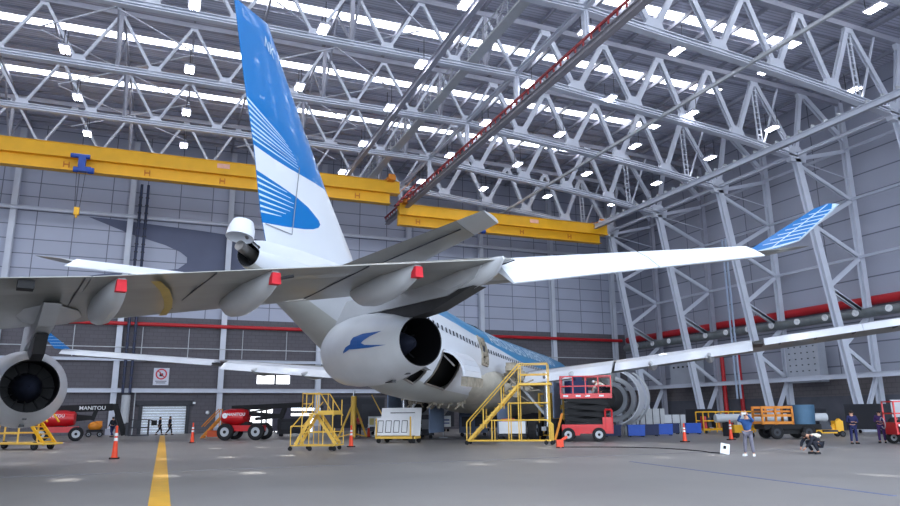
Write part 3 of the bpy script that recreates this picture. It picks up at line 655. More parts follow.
# wings
for s_, nm in ((1, 'right'), (-1, 'left')):
    zt = lambda y: 4.25+(.078 if s_ > 0 else .084)*y
    zl = lambda y: 4.0+(.072 if s_ > 0 else .078)*y
    S = [sec(y, s_, zl, zt) for y in (1.5, 2.8, 6, 9.9, 14, 18, 22, 26, 29.2)]
    fix = [chordcut(k, 0, .80 if abs(k[2]) < 27 else 1) for k in S]
    wg = MB().loft([airfoil(*k) for k in fix]).build('wing', WGR, A, smooth=True); wg['label'] = nm+' wing'
    def flap(y0, y1, drop, name, m_, n=4):
        rg = []
        for k in range(n+1):
            y = y0+(y1-y0)*k/n; q = chordcut(sec(y, s_, zl, zt), .78, .985); x0, x1, yy, z0, z1, t_ = q
            z0 = zt(y)+.03; z1 = z0-drop*(1-.012*y)
            rg.append([(x0, yy, z0+.02), ((x0+x1)/2, yy, (z0+z1)/2+.16), (x1, yy, z1), ((x0+x1)/2, yy, (z0+z1)/2-.08), (x0, yy, z0-.25)])
        return MB().loft(rg).build(name, m_, wg)
    flap(3.6, 9.7, .95, 'flap', ACW); flap(9.9, 17.9, .85, 'flap', ACW); flap(18.5, 23., .58, 'aileron', ACW); flap(23.02, 28.9, .58, 'aileron', ACW)
    q = sec(18.2, s_, zl, zt); MB().box((q[1]-1.2, q[2], q[4]-.25), (2.4, .5, .12)).build('hinge_bay', SHIELD, wg)
    mb = MB()
    for k in range(14):
        y = 4+k*1.7; q = chordcut(sec(y, s_, zl, zt), .72, .8); mb.box((q[0]+.2, q[2], q[3]-.22), (.8, .08, .14))
    mb.build('hinge_ribs', DGR, wg)
    for y in (7, 12.2, 15.6):
        q = chordcut(sec(y, s_, zl, zt), .5, 1.02)
        MB().loft([[(q[0]+(q[1]-q[0])*u, q[2]+w_*.26*math.cos(a), q[3]+(q[4]-q[3])*u-.3-w_*.1-u*.25+w_*.32*math.sin(a)) for a in [i*PI/5 for i in range(10)]] for u, w_ in ((0, .1), (.2, .8), (.5, 1), (.8, .8), (1, .15))]).build('flap_track_fairing', FAIR, wg, smooth=True)
    # winglet
    tip = sec(29.2, s_, zl, zt, .2)
    b0 = airfoil(tip[0]+.3, tip[1], tip[2], tip[3]+.05, tip[4], .18); b1 = airfoil(tip[0]+2.3, tip[1]+.7, s_*30.05, tip[4]+1.25, tip[4]+1.2, .05)
    MB().loft([b0, b1]).build('winglet', ACB, wg, smooth=True)
    mb = MB()
    for k in range(5):
        f = .15+k*.17; p = Vector(b0[7]).lerp(Vector(b1[7]), f); q2 = p+Vector((-1.4*(1-f)-.2, 0, .1)); o_ = Vector((0, -s_*.05, .02)); mb.beam(p+o_, q2+o_, .02, .05, up=(0, 1, 0))
    mb.build('winglet_stripe', STRP, wg)
    # engine with its cowls open
    ey = 8.0*s_; ez = 2.8
    en = MB().lathe([(0, 1.36), (-.08, 1.46), (.1, 1.6), (.7, 1.72), (1.7, 1.75), (1.75, 1.62), (1.7, 1.4), (.2, 1.32), (0, 1.36)], (18.3, ey, ez), (1, 0, 0), 40).build('engine', ACW, A, smooth=True); en['label'] = nm+' engine with open cowls'
    MB().lathe([(0, .02), (0, .9), (1.6, 1.05), (2.4, .8), (3.6, .62), (3.6, .02)], (19.6, ey, ez), (1, 0, 0), 28).build('engine_core', SHIELD, en, smooth=True)
    MB().lathe([(0, 1.25), (1.3, 1.3), (1.32, 1.0), (1.1, .95)], (20.2, ey, ez), (1, 0, 0), 36).build('fan_duct', GREY, en, smooth=True)
    MB().lathe([(0, 2.2), (1.9, 2.05), (1.9, 1.98), (0, 2.12), (0, 2.2)], (20.3, ey+.25*s_, ez+.1), (1, 0, 0), 28, arc=(-75, 70) if s_ > 0 else (110, 255)).build('open_cowl', ACW, en, smooth=True)
    MB().lathe([(0, 2.2), (1.4, 2.15), (1.4, 2.11), (0, 2.15), (0, 2.2)], (18.6, ey+.5*s_, ez+.15), (1, 0, 0), 28, arc=(-80, 60) if s_ > 0 else (120, 260)).build('open_cowl', LGR, en, smooth=True)
    MB().prism([(17.5, 4.3), (22, 3.6), (26.5, 3.9), (27.5, 4.6), (21, 4.9)], .5, lambda a, b_, q_: (a, ey+q_, b_)).build('pylon', ACG, en)
    # main gear
    g = MB().tube((30.5, 5.2*s_, .9), (30.5, 5.2*s_, 4.4), .22, 12).build('main_gear', CHROME, A, smooth=True)
    for dx in (-1, 1):
        for dy in (-.7, .7): MB().wheel((30.5+dx, 5.2*s_+dy, .72), .7, .5).build('wheel', [BLK, GREY], g)
    MB().beam((29.4, 5.2*s_, .8), (31.6, 5.2*s_, .8), .3, .25).beam((30.5, 5.2*s_, 1.5), (30.5, 3.4*s_, 3.6), .14, .14).build('bogie', LGR, g)
    MB().box((30.6, 5.9*s_, 2.6), (2.2, .08, 2.3)).build('gear_door', mat('gear_door', (108, 124, 150), .5), g); MB().box((31.2, 2.4*s_, 1.4), (2.6, .08, 1.7)).build('gear_door', MATS['gear_door'], g)
g = MB().tube((6.3, 0, .5), (6.3, 0, 2.6), .16, 10).build('nose_gear', CHROME, A, smooth=True)
for y in (-.35, .35): MB().wheel((6.3, y, .5), .5, .35).build('wheel', [BLK, GREY], g)
# tail
out = [(54.6, 8.0), (54.95, 8.9), (55.23, 9.62), (55.81, 11.89), (56.66, 14.45), (57.55, 17.47), (55.4, 17.5), (54.26, 16.1), (52.58, 14.08), (50.52, 11.86), (47.85, 9.02), (46.6, 8.3), (46.6, 8.0)]
white = [(57.5, 12.1), (55.9, 12.06), (54.7, 11.85), (53.74, 11.76), (52, 11.7), (50.94, 11.68), (49, 11.62), (45, 11), (45, 7), (57, 7)]
bird = [(55.75, 11.12), (54.2, 10.86), (53.14, 10.67), (52.33, 10.46), (51.92, 10.28), (51.5, 10.08), (51.36, 9.92), (51.5, 9.74), (51.9, 9.58), (52.49, 9.44), (53.7, 9.26), (54.99, 9.12), (55.4, 9.08), (56.5, 9.1), (56.3, 11.2)]
up = [((56.61, 13.93), (54.06, 12.8)), ((56.53, 13.68), (53.84, 12.66)), ((56.44, 13.42), (53.61, 12.52)), ((56.36, 13.17), (53.45, 12.38)), ((56.27, 12.93), (53.29, 12.25)), ((56.19, 12.72), (53.21, 12.14)), ((56.11, 12.52), (53.12, 12.02)), ((56.05, 12.31), (53.1, 11.9))]
lo = [((55.6, 10.87), (53.77, 10.70)), ((55.5, 10.64), (53.5, 10.52)), ((55.45, 10.41), (53.3, 10.34)), ((55.4, 10.19), (53.3, 10.15)), ((55.3, 9.97), (53.5, 9.97)), ((55.25, 9.75), (53.76, 9.79)), ((55.2, 9.54), (54.02, 9.62))]
regs = [(white, 1), (bird, 0)]+[(strip(Vector(a)+Vector((.25, .02)), b_, .085, .02), 2) for a, b_ in up]+[(strip(a, b_, .085, .02), 2) for a, b_ in lo]
def lex(z):
    T = [(8.0, 46.2), (9.02, 47.85), (11.86, 50.52), (14.08, 52.58), (16.1, 54.26), (17.5, 55.4)]
    return fus_tab([(a, b_, 0) for a, b_ in T], z)[0]
def tex(z):
    T = [(8.0, 54.6), (9.62, 55.23), (11.89, 55.81), (14.45, 56.66), (17.5, 57.56)]
    return fus_tab([(a, b_, 0) for a, b_ in T], z)[0]
def finmap(s_):
    def f(x, z):
        z2 = min(max(z, 8.0), 17.5); a, b_ = lex(z2), tex(z2); u = min(1, max(0, (x-a)/(b_-a))); c = b_-a
        return (x, s_*(.012+.13*c*math.sqrt(u)*(1-u)), z)
    return f
mb = MB()
for s_ in (1, -1): sheet(mb, out, regs, .45, finmap(s_))
n_ = len(out); vs = [finmap(1)(*p) for p in out]+[finmap(-1)(*p) for p in out]; mb.add(vs, [(i, (i+1) % n_, n_+(i+1) % n_, n_+i) for i in range(n_)])
fin = mb.build('tail_fin', [ACB, ACW, STRP], A, smooth=True)
for s_ in (1, -1): text_mb('NK', .62, lambda u, v: Vector(finmap(s_)(55.75-u*.75 if s_ > 0 else 55.0+u*.75, 16.35+v-(u if s_ > 0 else -u)*.35))+Vector((0, s_*.02, 0))).build('registration', STRP, fin)
MB().beam((53.4, .28, 9.0), (53.1, .31, 12.), .02, .03).beam((53.4, .27, 9.0), (54.9, .06, 9.1), .02, .03).build('rudder_seam', GREY, fin)
for s_, zr, ztp in ((1, 7.02, 7.95), (-1, 7.1, 8.25)):
    sx = lambda y: (49.2+(y-1)*.71, 53.5+(y-1)*.4, s_*y, zr+(ztp-zr)*(y-1)/8.6+.0, zr+(ztp-zr)*(y-1)/8.6, .42-.03*y)
    st = MB().loft([airfoil(*(sx(y) if s_ > 0 else chordcut(sx(y), 0, .74))) for y in (.6, 3, 6, 8.6)]).build('horizontal_stabiliser', WGR if s_ > 0 else ACW, A, smooth=True)
    if s_ < 0:
        rg = []
        for y in (1.6, 4, 8.5):
            q = chordcut(sx(y), .73, 1.02); rg.append([(q[0], q[2], q[3]+.12), (q[1], q[2], q[3]-.28), (q[1]-.03, q[2], q[3]-.31), (q[0], q[2], q[3]-.14)])
        MB().loft(rg).build('elevator', ACW, st)
    MB().loft([airfoil(*sx(y)) for y in (8.62, 9.4, 9.7)]).build('stabiliser_tip', FAIR, st, smooth=True)
    q0, q1 = sx(2.4), sx(8.5); MB().beam((q0[1]-1.25, q0[2], q0[4]-.1), (q1[1]-.7, q1[2], q1[4]-.06), .04, .03).build('elevator_seam', DGR, st)
MB().tube((54.6, 0, 7.45), (56.35, 0, 7.92), .2, 18).build('apu_exhaust_pipe', METAL, A, smooth=True)
MB().lathe([(55.8, .49), (55.76, .45), (55.3, .42), (55.1, .02)], (0, 0, 7.72), (1, 0, 0), 28).build('apu_bay', DARK, A, smooth=True)
cw = MB().lathe([(0, .52), (.35, .49), (.66, .38), (.68, .3), (.6, .28), (.3, .42), (0, .47), (0, .52)], (56.35, 0, 8.2), (-.25, 0, 1), 28).build('apu_cowl', ACW, A, smooth=True); cw['label'] = 'white tail cone cowl hinged up'
MB().beam((55.75, 0, 8.2), (56.0, 0, 8.35), .1, .05).build('hinge', METAL, cw)

# ---------------------------------------------------- grey wing in the foreground
TH2 = -.21
B = thing('airliner', 'four-engined airliner at the left whose grey wing crosses the picture in front', 'aircraft', (-18.2, 48.0, .19), ang(TH2))
FT0 = FT; FT = [(a, min(b_, 4.95) if a < 42 else b_-.6, c_) for a, b_, c_ in FT0]
fuselage(B, (), blue=False)
FT = FT0
zl = lambda y: 3.5+.106*y
zt = lambda y: 4.0+.0875*y
S = [sec(y, 1, zl, zt) for y in (1.5, 2.8, 6, 9.9, 13, 16, 20)]
wg = MB().loft([airfoil(*chordcut(k, 0, .745)) for k in S]).build('wing', WGR, B, smooth=True)
So = [sec(y, 1, zl, zt) for y in (20, 23, 26, 28.6)]
MB().loft([airfoil(*chordcut(k, .13, .80)) for k in So]).build('outer_wing_panel', WGR, wg, smooth=True)
MB().loft([airfoil(*chordcut(k, -.02, .13)) for k in So]).build('slat', WGR, wg, smooth=True)
def fl(y0, y1, a, b_, name, m_, n=3, dz=0.):
    rg = []
    for k in range(n+1):
        y = y0+(y1-y0)*k/n; q = chordcut(sec(y, 1, zl, zt), a, b_); rg.append([(q[0], y, q[3]+.12), ((q[0]*.6+q[1]*.4), y, q[3]+.22), (q[1], y, q[4]+.02+dz), (q[1], y, q[4]-.0+dz), (q[0]*.6+q[1]*.4, y, (q[3]*.6+q[4]*.4)-.04), (q[0], y, q[3]-.03)])
    return MB().loft(rg).build(name, m_, wg)
fl(3, 9.87, .752, 1, 'flap', WGR); fl(9.9, 19.95, .752, 1, 'flap', WGR, 5)
def droop(y0, y1, n=3):
    rg = []
    for k in range(n+1):
        y = y0+(y1-y0)*k/n; q = chordcut(sec(y, 1, zl, zt), .78, 1); zh = zt(y)+.2; dr_ = .87-.06*(y-20); x0, x1 = q[0], q[1]
        rg.append([(x0, y, zh), ((x0+x1)/2, y, zh-dr_*.42), (x1, y, zh-dr_), (x1-.04, y, zh-dr_-.03), ((x0+x1)/2, y, zh-dr_*.6-.06), (x0, y, zh-.28)])
    return MB().loft(rg).build('aileron', ACW, wg)
droop(19.95, 24.12); droop(24.17, 27.5)
MB().loft([airfoil(*chordcut(sec(y, 1, zl, zt), 0.0, 1.)) for y in (28.6, 29.05)]).build('wing_tip', WGR, wg, smooth=True)
wl0 = [(36.9, 6.70), (37.9, 6.64), (38.95, 6.80), (40.1, 7.82), (39.75, 7.93), (39.3, 7.86)]
def wlm(s_): return lambda a, b_: (a, 29.05+(b_-6.7)*.5+s_*.04, b_)
ws = [(strip((38.95-.02+k*.155+.1, 6.93+k*.125), (37.7+k*.245, 6.93+k*.125), .035, .02), 1) for k in range(7)]+[(strip((38.0, 6.72), (39.75, 7.9), .035), 1), (strip((37.3, 6.71), (39, 6.8), .07), 1), (strip((38.95, 6.8), (40.1, 7.82), .05), 1), ([(39.9, 7.7), (40.2, 7.7), (40.2, 8), (39.9, 8)], 1)]
mb = MB()
for s_ in (1, -1): sheet(mb, wl0, ws, .5, wlm(s_))
n_ = len(wl0); mb.add([wlm(1)(*p) for p in wl0]+[wlm(-1)(*p) for p in wl0], [(i, (i+1) % n_, n_+(i+1) % n_, n_+i) for i in range(n_)], 1)
mb.build('winglet', [ACB, STRP], B)['label'] = 'blue winglet with white stripes'
def fairing(y, x0, x1, wd, dp, cap, m_=None, pt=.25):
    rg = []
    N = 12
    for u, f in ((0, .1), (.08, .5), (.22, .85), (.4, 1), (.6, .95), (.78, .8), (.9, .62), (1, pt)):
        x = x0+(x1-x0)*u
        c = (x-LEx(y))/(TEx(y)-LEx(y)); zb = zl(y)+(zt(y)-zl(y))*c
        rg.append([(x, y+wd/2*f*math.cos(2*PI*i/N), zb+.05-dp*.42*f+dp*.58*f*math.sin(2*PI*i/N)) for i in range(N)])
    o = MB().loft(rg).build('flap_track_fairing', m_ or FAIR, wg, smooth=True)
    if cap:
        zb = zt(y)+.06
        MB().box((x1-.02, y, zb-.28), (.25, .25, .3), taper=.85).build('red_cover', RCAP, o)
    return o
fairing(10.55, 27.3, 32.0, .7, .8, True); fairing(14.0, 28.6, 33.35, .8, .8, True); fairing(17.5, 30.6, 34.7, .85, .8, True); fairing(19.55, 31.8, 35.9, .62, .72, False, pt=.12)
fairing(7, 25.5, 31.4, .7, 1., False)
MB().tube((33.5, 14.1, 5.0), (33.6, 14.4, 5.08), .045, 8).build('black_probe', BLK, wg)
# bulged blister between fairings and the faded yellow mark
mb = sheet(MB(), [(26.95, 12.72), (28.4, 12.56), (29.8, 12.26), (31.2, 11.86), (32.3, 11.4), (32.25, 11.18), (31.1, 11.64), (29.7, 12.04), (28.4, 12.34), (26.85, 12.5)], [], .4, lambda a, b_: (a, b_, zl(b_)+(zt(b_)-zl(b_))*((a-LEx(b_))/(TEx(b_)-LEx(b_)))-.13))
mb.build('yellow_mark', YMARK, wg)
mb = MB()
for y in (5, 9.75, 12.6, 16.2, 20): 
    q = chordcut(sec(y, 1, zl, zt), .2, .99); mb.beam((q[0], y, q[3]-.11), (q[1], y, q[4]-.02), .03, .03)
mb.build('panel_seam', DGR, wg)
# underwing bulge near each engine
for y, xc in ((9.37, 27.),):
    rg = [[(xc+dx, y+.9*f*math.cos(2*PI*i/12), zl(y)+(zt(y)-zl(y))*((xc+dx-LEx(y))/(TEx(y)-LEx(y)))-.1+.2*f*math.sin(2*PI*i/12)) for i in range(12)] for dx, f in ((-1.8, .1), (-1, .8), (0, 1), (1, .8), (1.7, .1))]
    MB().loft(rg).build('blister', FAIR, wg, smooth=True)
n1 = nacelle(B, 25.3, 9.25, 2.5); n1['label'] = 'inboard engine, seen from behind at the left edge'
n2 = nacelle(B, 31.2, 19.75, 3.86, emblem=True); n2['label'] = 'outboard engine with a blue bird emblem'
def pyl(y, up_, dn, shield, wd):
    p = MB().prism(up_, wd, lambda a, b_, q: (a, y+q, b_)).build('pylon', FAIR, B); MB().prism(shield, wd*.8, lambda a, b_, q: (a, y+q, b_)).build('heat_shield', SHIELD, p)
    return p
pyl(19.6, [(25.5, 4.95), (27.5, 5.08), (31.9, 5.02), (33.4, 5.0), (34.9, 5.32), (35.2, 5.62), (26.5, 5.75)], 0, [(27.6, 5.0), (29.6, 4.84), (31.3, 4.6), (32.6, 4.68), (34.7, 5.12), (31.9, 5.12)], .62)
pyl(9.3, [(19.6, 3.75), (22, 3.85), (25.6, 3.9), (28, 4.05), (29.6, 4.5), (28, 4.75), (20.8, 4.7)], 0, [(24.0, 3.62), (25.4, 3.25), (26.3, 3.4), (27.0, 3.95), (25.6, 3.98)], .42)
MB().box((31.4, 8.55, 4.62), (.5, .35, .2)).build('black_fitting', BLK, wg)
# ============================================================= people
def skin_mesh(name, verts, edges, radii, m_, parent, lev=1):
    me = bpy.data.meshes.new(name); me.from_pydata([tuple(v) for v in verts], edges, [])
    o = bpy.data.objects.new(name, me); COL.objects.link(o)
    sk = o.modifiers.new('s', 'SKIN'); lay = me.skin_vertices[0].data
    for i, r in enumerate(radii): lay[i].radius = (r, r) if not hasattr(r, '__len__') else r
    lay[0].use_root = True; sk.use_smooth_shade = True
    sb = o.modifiers.new('b', 'SUBSURF'); sb.levels = lev; sb.render_levels = lev
    dg = bpy.context.evaluated_depsgraph_get(); m2 = bpy.data.meshes.new_from_object(o.evaluated_get(dg)); m2.name = name
    bpy.data.objects.remove(o); o = bpy.data.objects.new(name, m2); COL.objects.link(o); m2.materials.clear(); m2.materials.append(m_)
    for p in m2.polygons: p.use_smooth = True
    o.parent = parent; return o
def person(label, loc, rz, top, legs, pose='stand', hat=None, h=1.74, shoes=None, group=None):
    """local frame: +y is where the person faces"""
    t = thing('person', label, 'person', loc, rz, group); k = h/1.74
    J = dict(pel=(0, 0, .95), wst=(0, 0, 1.08), chs=(0, .0, 1.3), nek=(0, 0, 1.48), hed=(0, .02, 1.6), top=(0, .02, 1.7))
    for s_, n in ((1, 'r'), (-1, 'l')):
        J.update({n+'hp': (.1*s_, 0, .9), n+'kn': (.12*s_, .02, .5), n+'an': (.13*s_, -.02, .09), n+'to': (.15*s_, .15, .04), n+'sh': (.19*s_, 0, 1.42), n+'el': (.25*s_, -.04, 1.13), n+'wr': (.25*s_, .06, .88)})
    if pose == 'raise': J.update(hed=(0, -.05, 1.6), top=(0, -.08, 1.7), rel=(.3, .16, 1.4), rwr=(.14, .3, 1.64), lel=(-.3, .16, 1.4), lwr=(-.12, .3, 1.66), rkn=(.13, .03, .5), ran=(.16, 0, .09), lan=(-.16, -.02, .09), rto=(.2, .16, .04), lto=(-.2, .16, .04))
    if pose == 'hold': J.update(rel=(.27, .0, 1.14), rwr=(.12, .24, 1.14), lel=(-.27, .0, 1.14), lwr=(-.1, .25, 1.12))
    if pose == 'walk': J.update(rkn=(.1, .14, .5), ran=(.1, .2, .1), rto=(.1, .38, .05), lkn=(-.1, .02, .5), lan=(-.1, -.3, .14), lto=(-.1, -.14, .04), rel=(.25, -.12, 1.15), rwr=(.24, -.14, .9), lel=(-.25, .03, 1.14), lwr=(-.24, .2, .93))
    if pose == 'crouch':
        J = dict(pel=(0, -.22, .42), wst=(0, -.14, .55), chs=(0, .1, .68), nek=(0, .26, .74), hed=(0, .38, .74), top=(0, .46, .77))
        for s_, n in ((1, 'r'), (-1, 'l')):
            J.update({n+'hp': (.11*s_, -.2, .38), n+'kn': (.2*s_, .2, .5), n+'an': (.17*s_, -.05, .1), n+'to': (.2*s_, .12, .04), n+'sh': (.19*s_, .18, .68), n+'el': (.26*s_, .34, .46), n+'wr': (.14*s_, .5, .26)})
    J = {a: Vector(b_)*k for a, b_ in J.items()}
    # body: one skinned figure with hands of five fingers
    names = ['pel', 'wst', 'chs', 'nek', 'hed', 'top']; V = [J[n] for n in names]; E_ = [(0, 1), (1, 2), (2, 3), (3, 4), (4, 5)]; Rr = [.13, .125, .14, .058, .092, .07]
    for n in 'rl':
        o = len(V); V += [J[n+'hp'], J[n+'kn'], J[n+'an'], J[n+'to']]; Rr += [.088, .06, .042, .038]; E_ += [(0, o), (o, o+1), (o+1, o+2), (o+2, o+3)]
        o = len(V); V += [J[n+'sh'], J[n+'el'], J[n+'wr']]; Rr += [.06, .042, .03]; E_ += [(2, o), (o, o+1), (o+1, o+2)]
        d = (J[n+'wr']-J[n+'el']).normalized(); sd = d.cross(Vector((0, 1, 0) if abs(d.y) < .7 else (0, 0, 1))).normalized(); o2 = len(V)
        V.append(J[n+'wr']+d*.07*k); Rr.append(.034); E_.append((o+2, o2))
        bend = Vector((0, 1, 0)) if pose in ('stand', 'walk') else Vector((0, 0, 1))
        for i, L in enumerate((.075, .085, .08, .06)):
            o3 = len(V); b0 = V[o2]+d*.03*k+sd*(i-1.5)*.019*k; V += [b0, b0+d*L*.6*k+bend*.01, b0+d*L*k*.9+bend*.035]; Rr += [.0095, .009, .0075]; E_ += [(o2, o3), (o3, o3+1), (o3+1, o3+2)]
        o3 = len(V); V += [J[n+'wr']+d*.03*k-sd*.035*k+bend*.012, J[n+'wr']+d*.07*k-sd*.055*k+bend*.03]; Rr += [.011, .009]; E_ += [(o2, o3), (o3, o3+1)]
    body = skin_mesh('body', V, E_, [r*k for r in Rr], SKIN, t)
    hd = J['hed']; fw = (Vector((0, 1, 0)) if pose != 'crouch' else Vector((0, .5, -.86)))
    upv = (J['top']-J['nek']).normalized(); sv = fw.cross(upv).normalized()
    mb = MB()
    for s_ in (1, -1): mb.ball(hd+fw*.082*k+sv*.032*s_*k+upv*.02, .012*k, 8, 6)
    mb.build('eyes', BLK, t, smooth=True)
    MB().ball(hd+fw*.1*k-upv*.01, (.014, .022, .02), 8, 6).ball(hd+sv*.093*k, (.012, .02, .03), 8, 6).ball(hd-sv*.093*k, (.012, .02, .03), 8, 6).build('nose_and_ears', SKIN, t, smooth=True)
    MB().box(hd+fw*.09*k-upv*.05*k, (.045, .01, .01)).build('mouth', RCLO, t)
    MB().ball(hd+upv*.045*k-fw*.018*k, (.1*k, .105*k, .095*k), 16, 10).build('hair' if not hat else 'helmet', hat or HAIR, t, smooth=True)
    # clothes
    V = [J['pel']+Vector((0, 0, .02)), J['wst'], J['chs'], J['nek']-(J['nek']-J['chs'])*.15]; Rr = [.165, .15, .17, .075]; E_ = [(0, 1), (1, 2), (2, 3)]
    for n in 'rl':
        o = len(V); V += [J[n+'sh'], J[n+'el'], J[n+'wr']]; Rr += [.082, .06, .045]; E_ += [(2, o), (o, o+1), (o+1, o+2)]
    skin_mesh('jacket', V, E_, [r*k for r in Rr], top, t)
    V = [J['pel']+Vector((0, 0, .03))]; Rr = [.155]; E_ = []
    for n in 'rl':
        o = len(V); V += [J[n+'hp'], J[n+'kn'], J[n+'an']+Vector((0, 0, .02))]; Rr += [.108, .08, .066]; E_ += [(0, o), (o, o+1), (o+1, o+2)]
    skin_mesh('trousers', V, E_, [r*k for r in Rr], legs, t)
    for n in 'rl':
        a, b_ = J[n+'an'], J[n+'to']; d = (b_-a); d.z = 0; d.normalize(); c = a+d*.06; c.z = .045*k
        MB().box(c, (.1*k, .27*k, .09*k), rz=math.atan2(-d.x, d.y), taper=.8).build('shoe', shoes or BLK, t)
    return t
p = person('person in a blue jacket and grey trousers raising both arms to take a picture', (21.66, 22.33, 0), R(125), JBLUE, TGREY, 'raise', shoes=WHT, h=1.68)
MB().box((0, .34, 1.66), (.16, .012, .08)).build('phone', WHT, p) if 0 else None
ph = tag(MB().box((0, .0, 0), (.16, .012, .08), rz=R(125)).build('phone', WHT), 'pale phone held up in both hands by the person in the blue jacket', 'phone')
ph.location = Matrix.Rotation(R(125), 3, 'Z')@Vector((0, .39, 1.64))+Vector((21.66, 22.33, 0))
p = person('person crouching on the floor in dark clothes with a cream back panel', (24.82, 22.05, 0), R(80), DCLO, DCLO, 'crouch', h=1.75)
MB().ball((-.02, -.1, .72), (.19, .24, .1), 12, 8).build('cream_vest_panel', CREAM, p, smooth=True)
person('person in navy coveralls holding something at the waist, left of the two at the right', (33.83, 27.47, 0), R(150), NAVY, NAVY, 'hold', h=1.72)
person('person in dark purple work clothes beside the red lift at the right edge', (35.9, 27.45, 0), R(120), PURP, PURP, 'hold', h=1.72, hat=DCLO)
person('left of the two dark-clothed people walking in front of the roller door', (-.24, 75.7, 0), R(-70), DCLO, DCLO, 'walk', h=1.72)
person('right of the two dark-clothed people walking in front of the roller door', (.66, 74.9, 0), R(-70), DCLO, DCLO, 'walk', h=1.78)
person('person in dark clothes walking beside the black boom arm at the left', (-4.11, 70.6, 0), R(40), DCLO, NAVY, 'walk', h=1.75)
person('person in a red top standing by the yellow jack under the tail', (14.9, 57.5, 0), R(160), RCLO, DCLO, 'hold', h=1.75)
tag(MB().lathe([(-.025, .28), (0, .31), (.025, .28), (0, .25), (-.025, .28)], (0, 0, 0), (.8, -.5, .1), 24).build('hose_coil', LGR, smooth=True, loc=(0, 0, 0)), 'pale hose coil held by the person in purple work clothes', 'hose').location = (35.7, 27.15, 1.05)

# ============================================================= ground equipment
def cone(loc, h, label, grp=None):
    t = thing('traffic_cone', label, 'cone', loc)
    MB().box((0, 0, .03), (.4, .4, .06)).build('base', BLK, t)
    MB().lathe([(.05, .15), (.12, .12), (h*.9, .045), (h, .05), (h+.02, .02)], (0, 0, 0), (0, 0, 1), 18).build('body', CONE, t, smooth=True)
    for a, b_ in ((.55, .64), (.7, .79)): MB().lathe([(h*a, .12-.075*a+.006), (h*b_, .12-.075*b_+.006)], (0, 0, 0), (0, 0, 1), 18).build('reflective_band', WHT, t, smooth=True)
    return t
cone((-1.79, 33.86, 0), 1.35, 'tall orange cone with white bands, nearest to the camera at the left')
cone((1.92, 51.2, 0), 1.3, 'orange cone standing in front of the roller door, right of the yellow stripe')
cone((9.76, 39.26, 0), 1.15, 'orange cone standing just right of the double yellow stair')
cone((15.2, 55.5, 0), 1.3, 'orange cone beside the white sign post under the tail')
cone((28.58, 34.41, 0), 1.05, 'orange cone in front of the blue bins at the right')
cone((32.8, 35.2, 0), 1.2, 'orange cone in front of the yellow rack at the right')
def rails(mb, pts, r=.028):
    for a, b_ in pts: mb.tube(a, b_, r, 6)
    return mb
def castors(t, pts, r=.1):
    for x, y in pts: MB().tube((x, y-.03, r), (x, y+.03, r), r, 12).box((x, y, r*1.6), (.08, .12, .1)).build('castor', BLK, t)
# big single maintenance stair
a0 = Vector((16.17, 37.96, 0)); a1 = Vector((20.2, 35.3, 0)); dr = (a1-a0); L = dr.length
t = thing('maintenance_stair', 'tall yellow stair with a railed platform standing in front of the airliner belly', 'stair', a0, math.atan2(dr.y, dr.x))
W_ = 1.15; PZ = 3.35; px0 = L*.63
mb = rails(MB(), [((0, y, .22), (L, y, .22)) for y in (0, W_)]+[((x, 0, .22), (x, W_, .22)) for x in (0, L*.32, px0, L)]+[((x, y, .22), (x, y, PZ)) for x in (L*.62, L*.97) for y in (0, W_)]+[((L*.29, y, 1.35), (L*.94, y, 1.35)) for y in (0, W_)]+[((L*.5, y, 2.3), (L*.97, y, 2.3)) for y in (0, W_)]+[((L*.3, y, .22), (L*.3, y, 1.35)) for y in (0, W_)]+[((L*.5, y, .22), (L*.5, y, 2.3)) for y in (0, W_)]+[((L*.94, y, 1.35), (L, y, 1.1)) for y in (0, W_)]+[((L, y, .22), (L, y, 1.1)) for y in (0, W_)], .035)
mb.build('frame', YEL2, t)
mb = MB()
for y in (.05, W_-.05): mb.beam((.1, y, .25), (px0, y, PZ), .05, .13)
mb.build('stringer', YEL2, t)
mb = MB()
for k in range(13): mb.box((.25+(px0-.3)*k/13, W_/2, .4+(PZ-.3)*k/13), (.26, W_-.15, .04))
mb.build('steps', YEL2, t)
MB().box(((px0+L)/2, W_/2, PZ), (L-px0+.1, W_+.1, .12)).build('platform', YEL2, t)
mb = rails(MB(), [((px0, y, PZ), (px0, y, PZ+1.15)) for y in (0, W_)]+[((L*.97, y, PZ), (L*.97, y, PZ+1.15)) for y in (0, W_)]+[((px0, y, PZ+z) , (L*.97, y, PZ+z)) for y in (0, W_) for z in (.55, 1.15)]+[((L*.97, 0, PZ+z), (L*.97, W_, PZ+z)) for z in (.55, 1.15)]); mb.build('platform_rail', YEL2, t)
for y in (0, W_):
    rails(MB(), [((0, y, .22), (0, y, 1.25)), ((0, y, 1.25), (px0, y, PZ+1.15)), ((L*.2, y, .9), (L*.2, y, 2.0)), ((L*.42, y, 2.0), (L*.42, y, 3.25))], .035).build('handrail', YEL2, t)
castors(t, [(0, 0), (0, W_), (L, 0), (L, W_), (L*.93, 0)], .12)
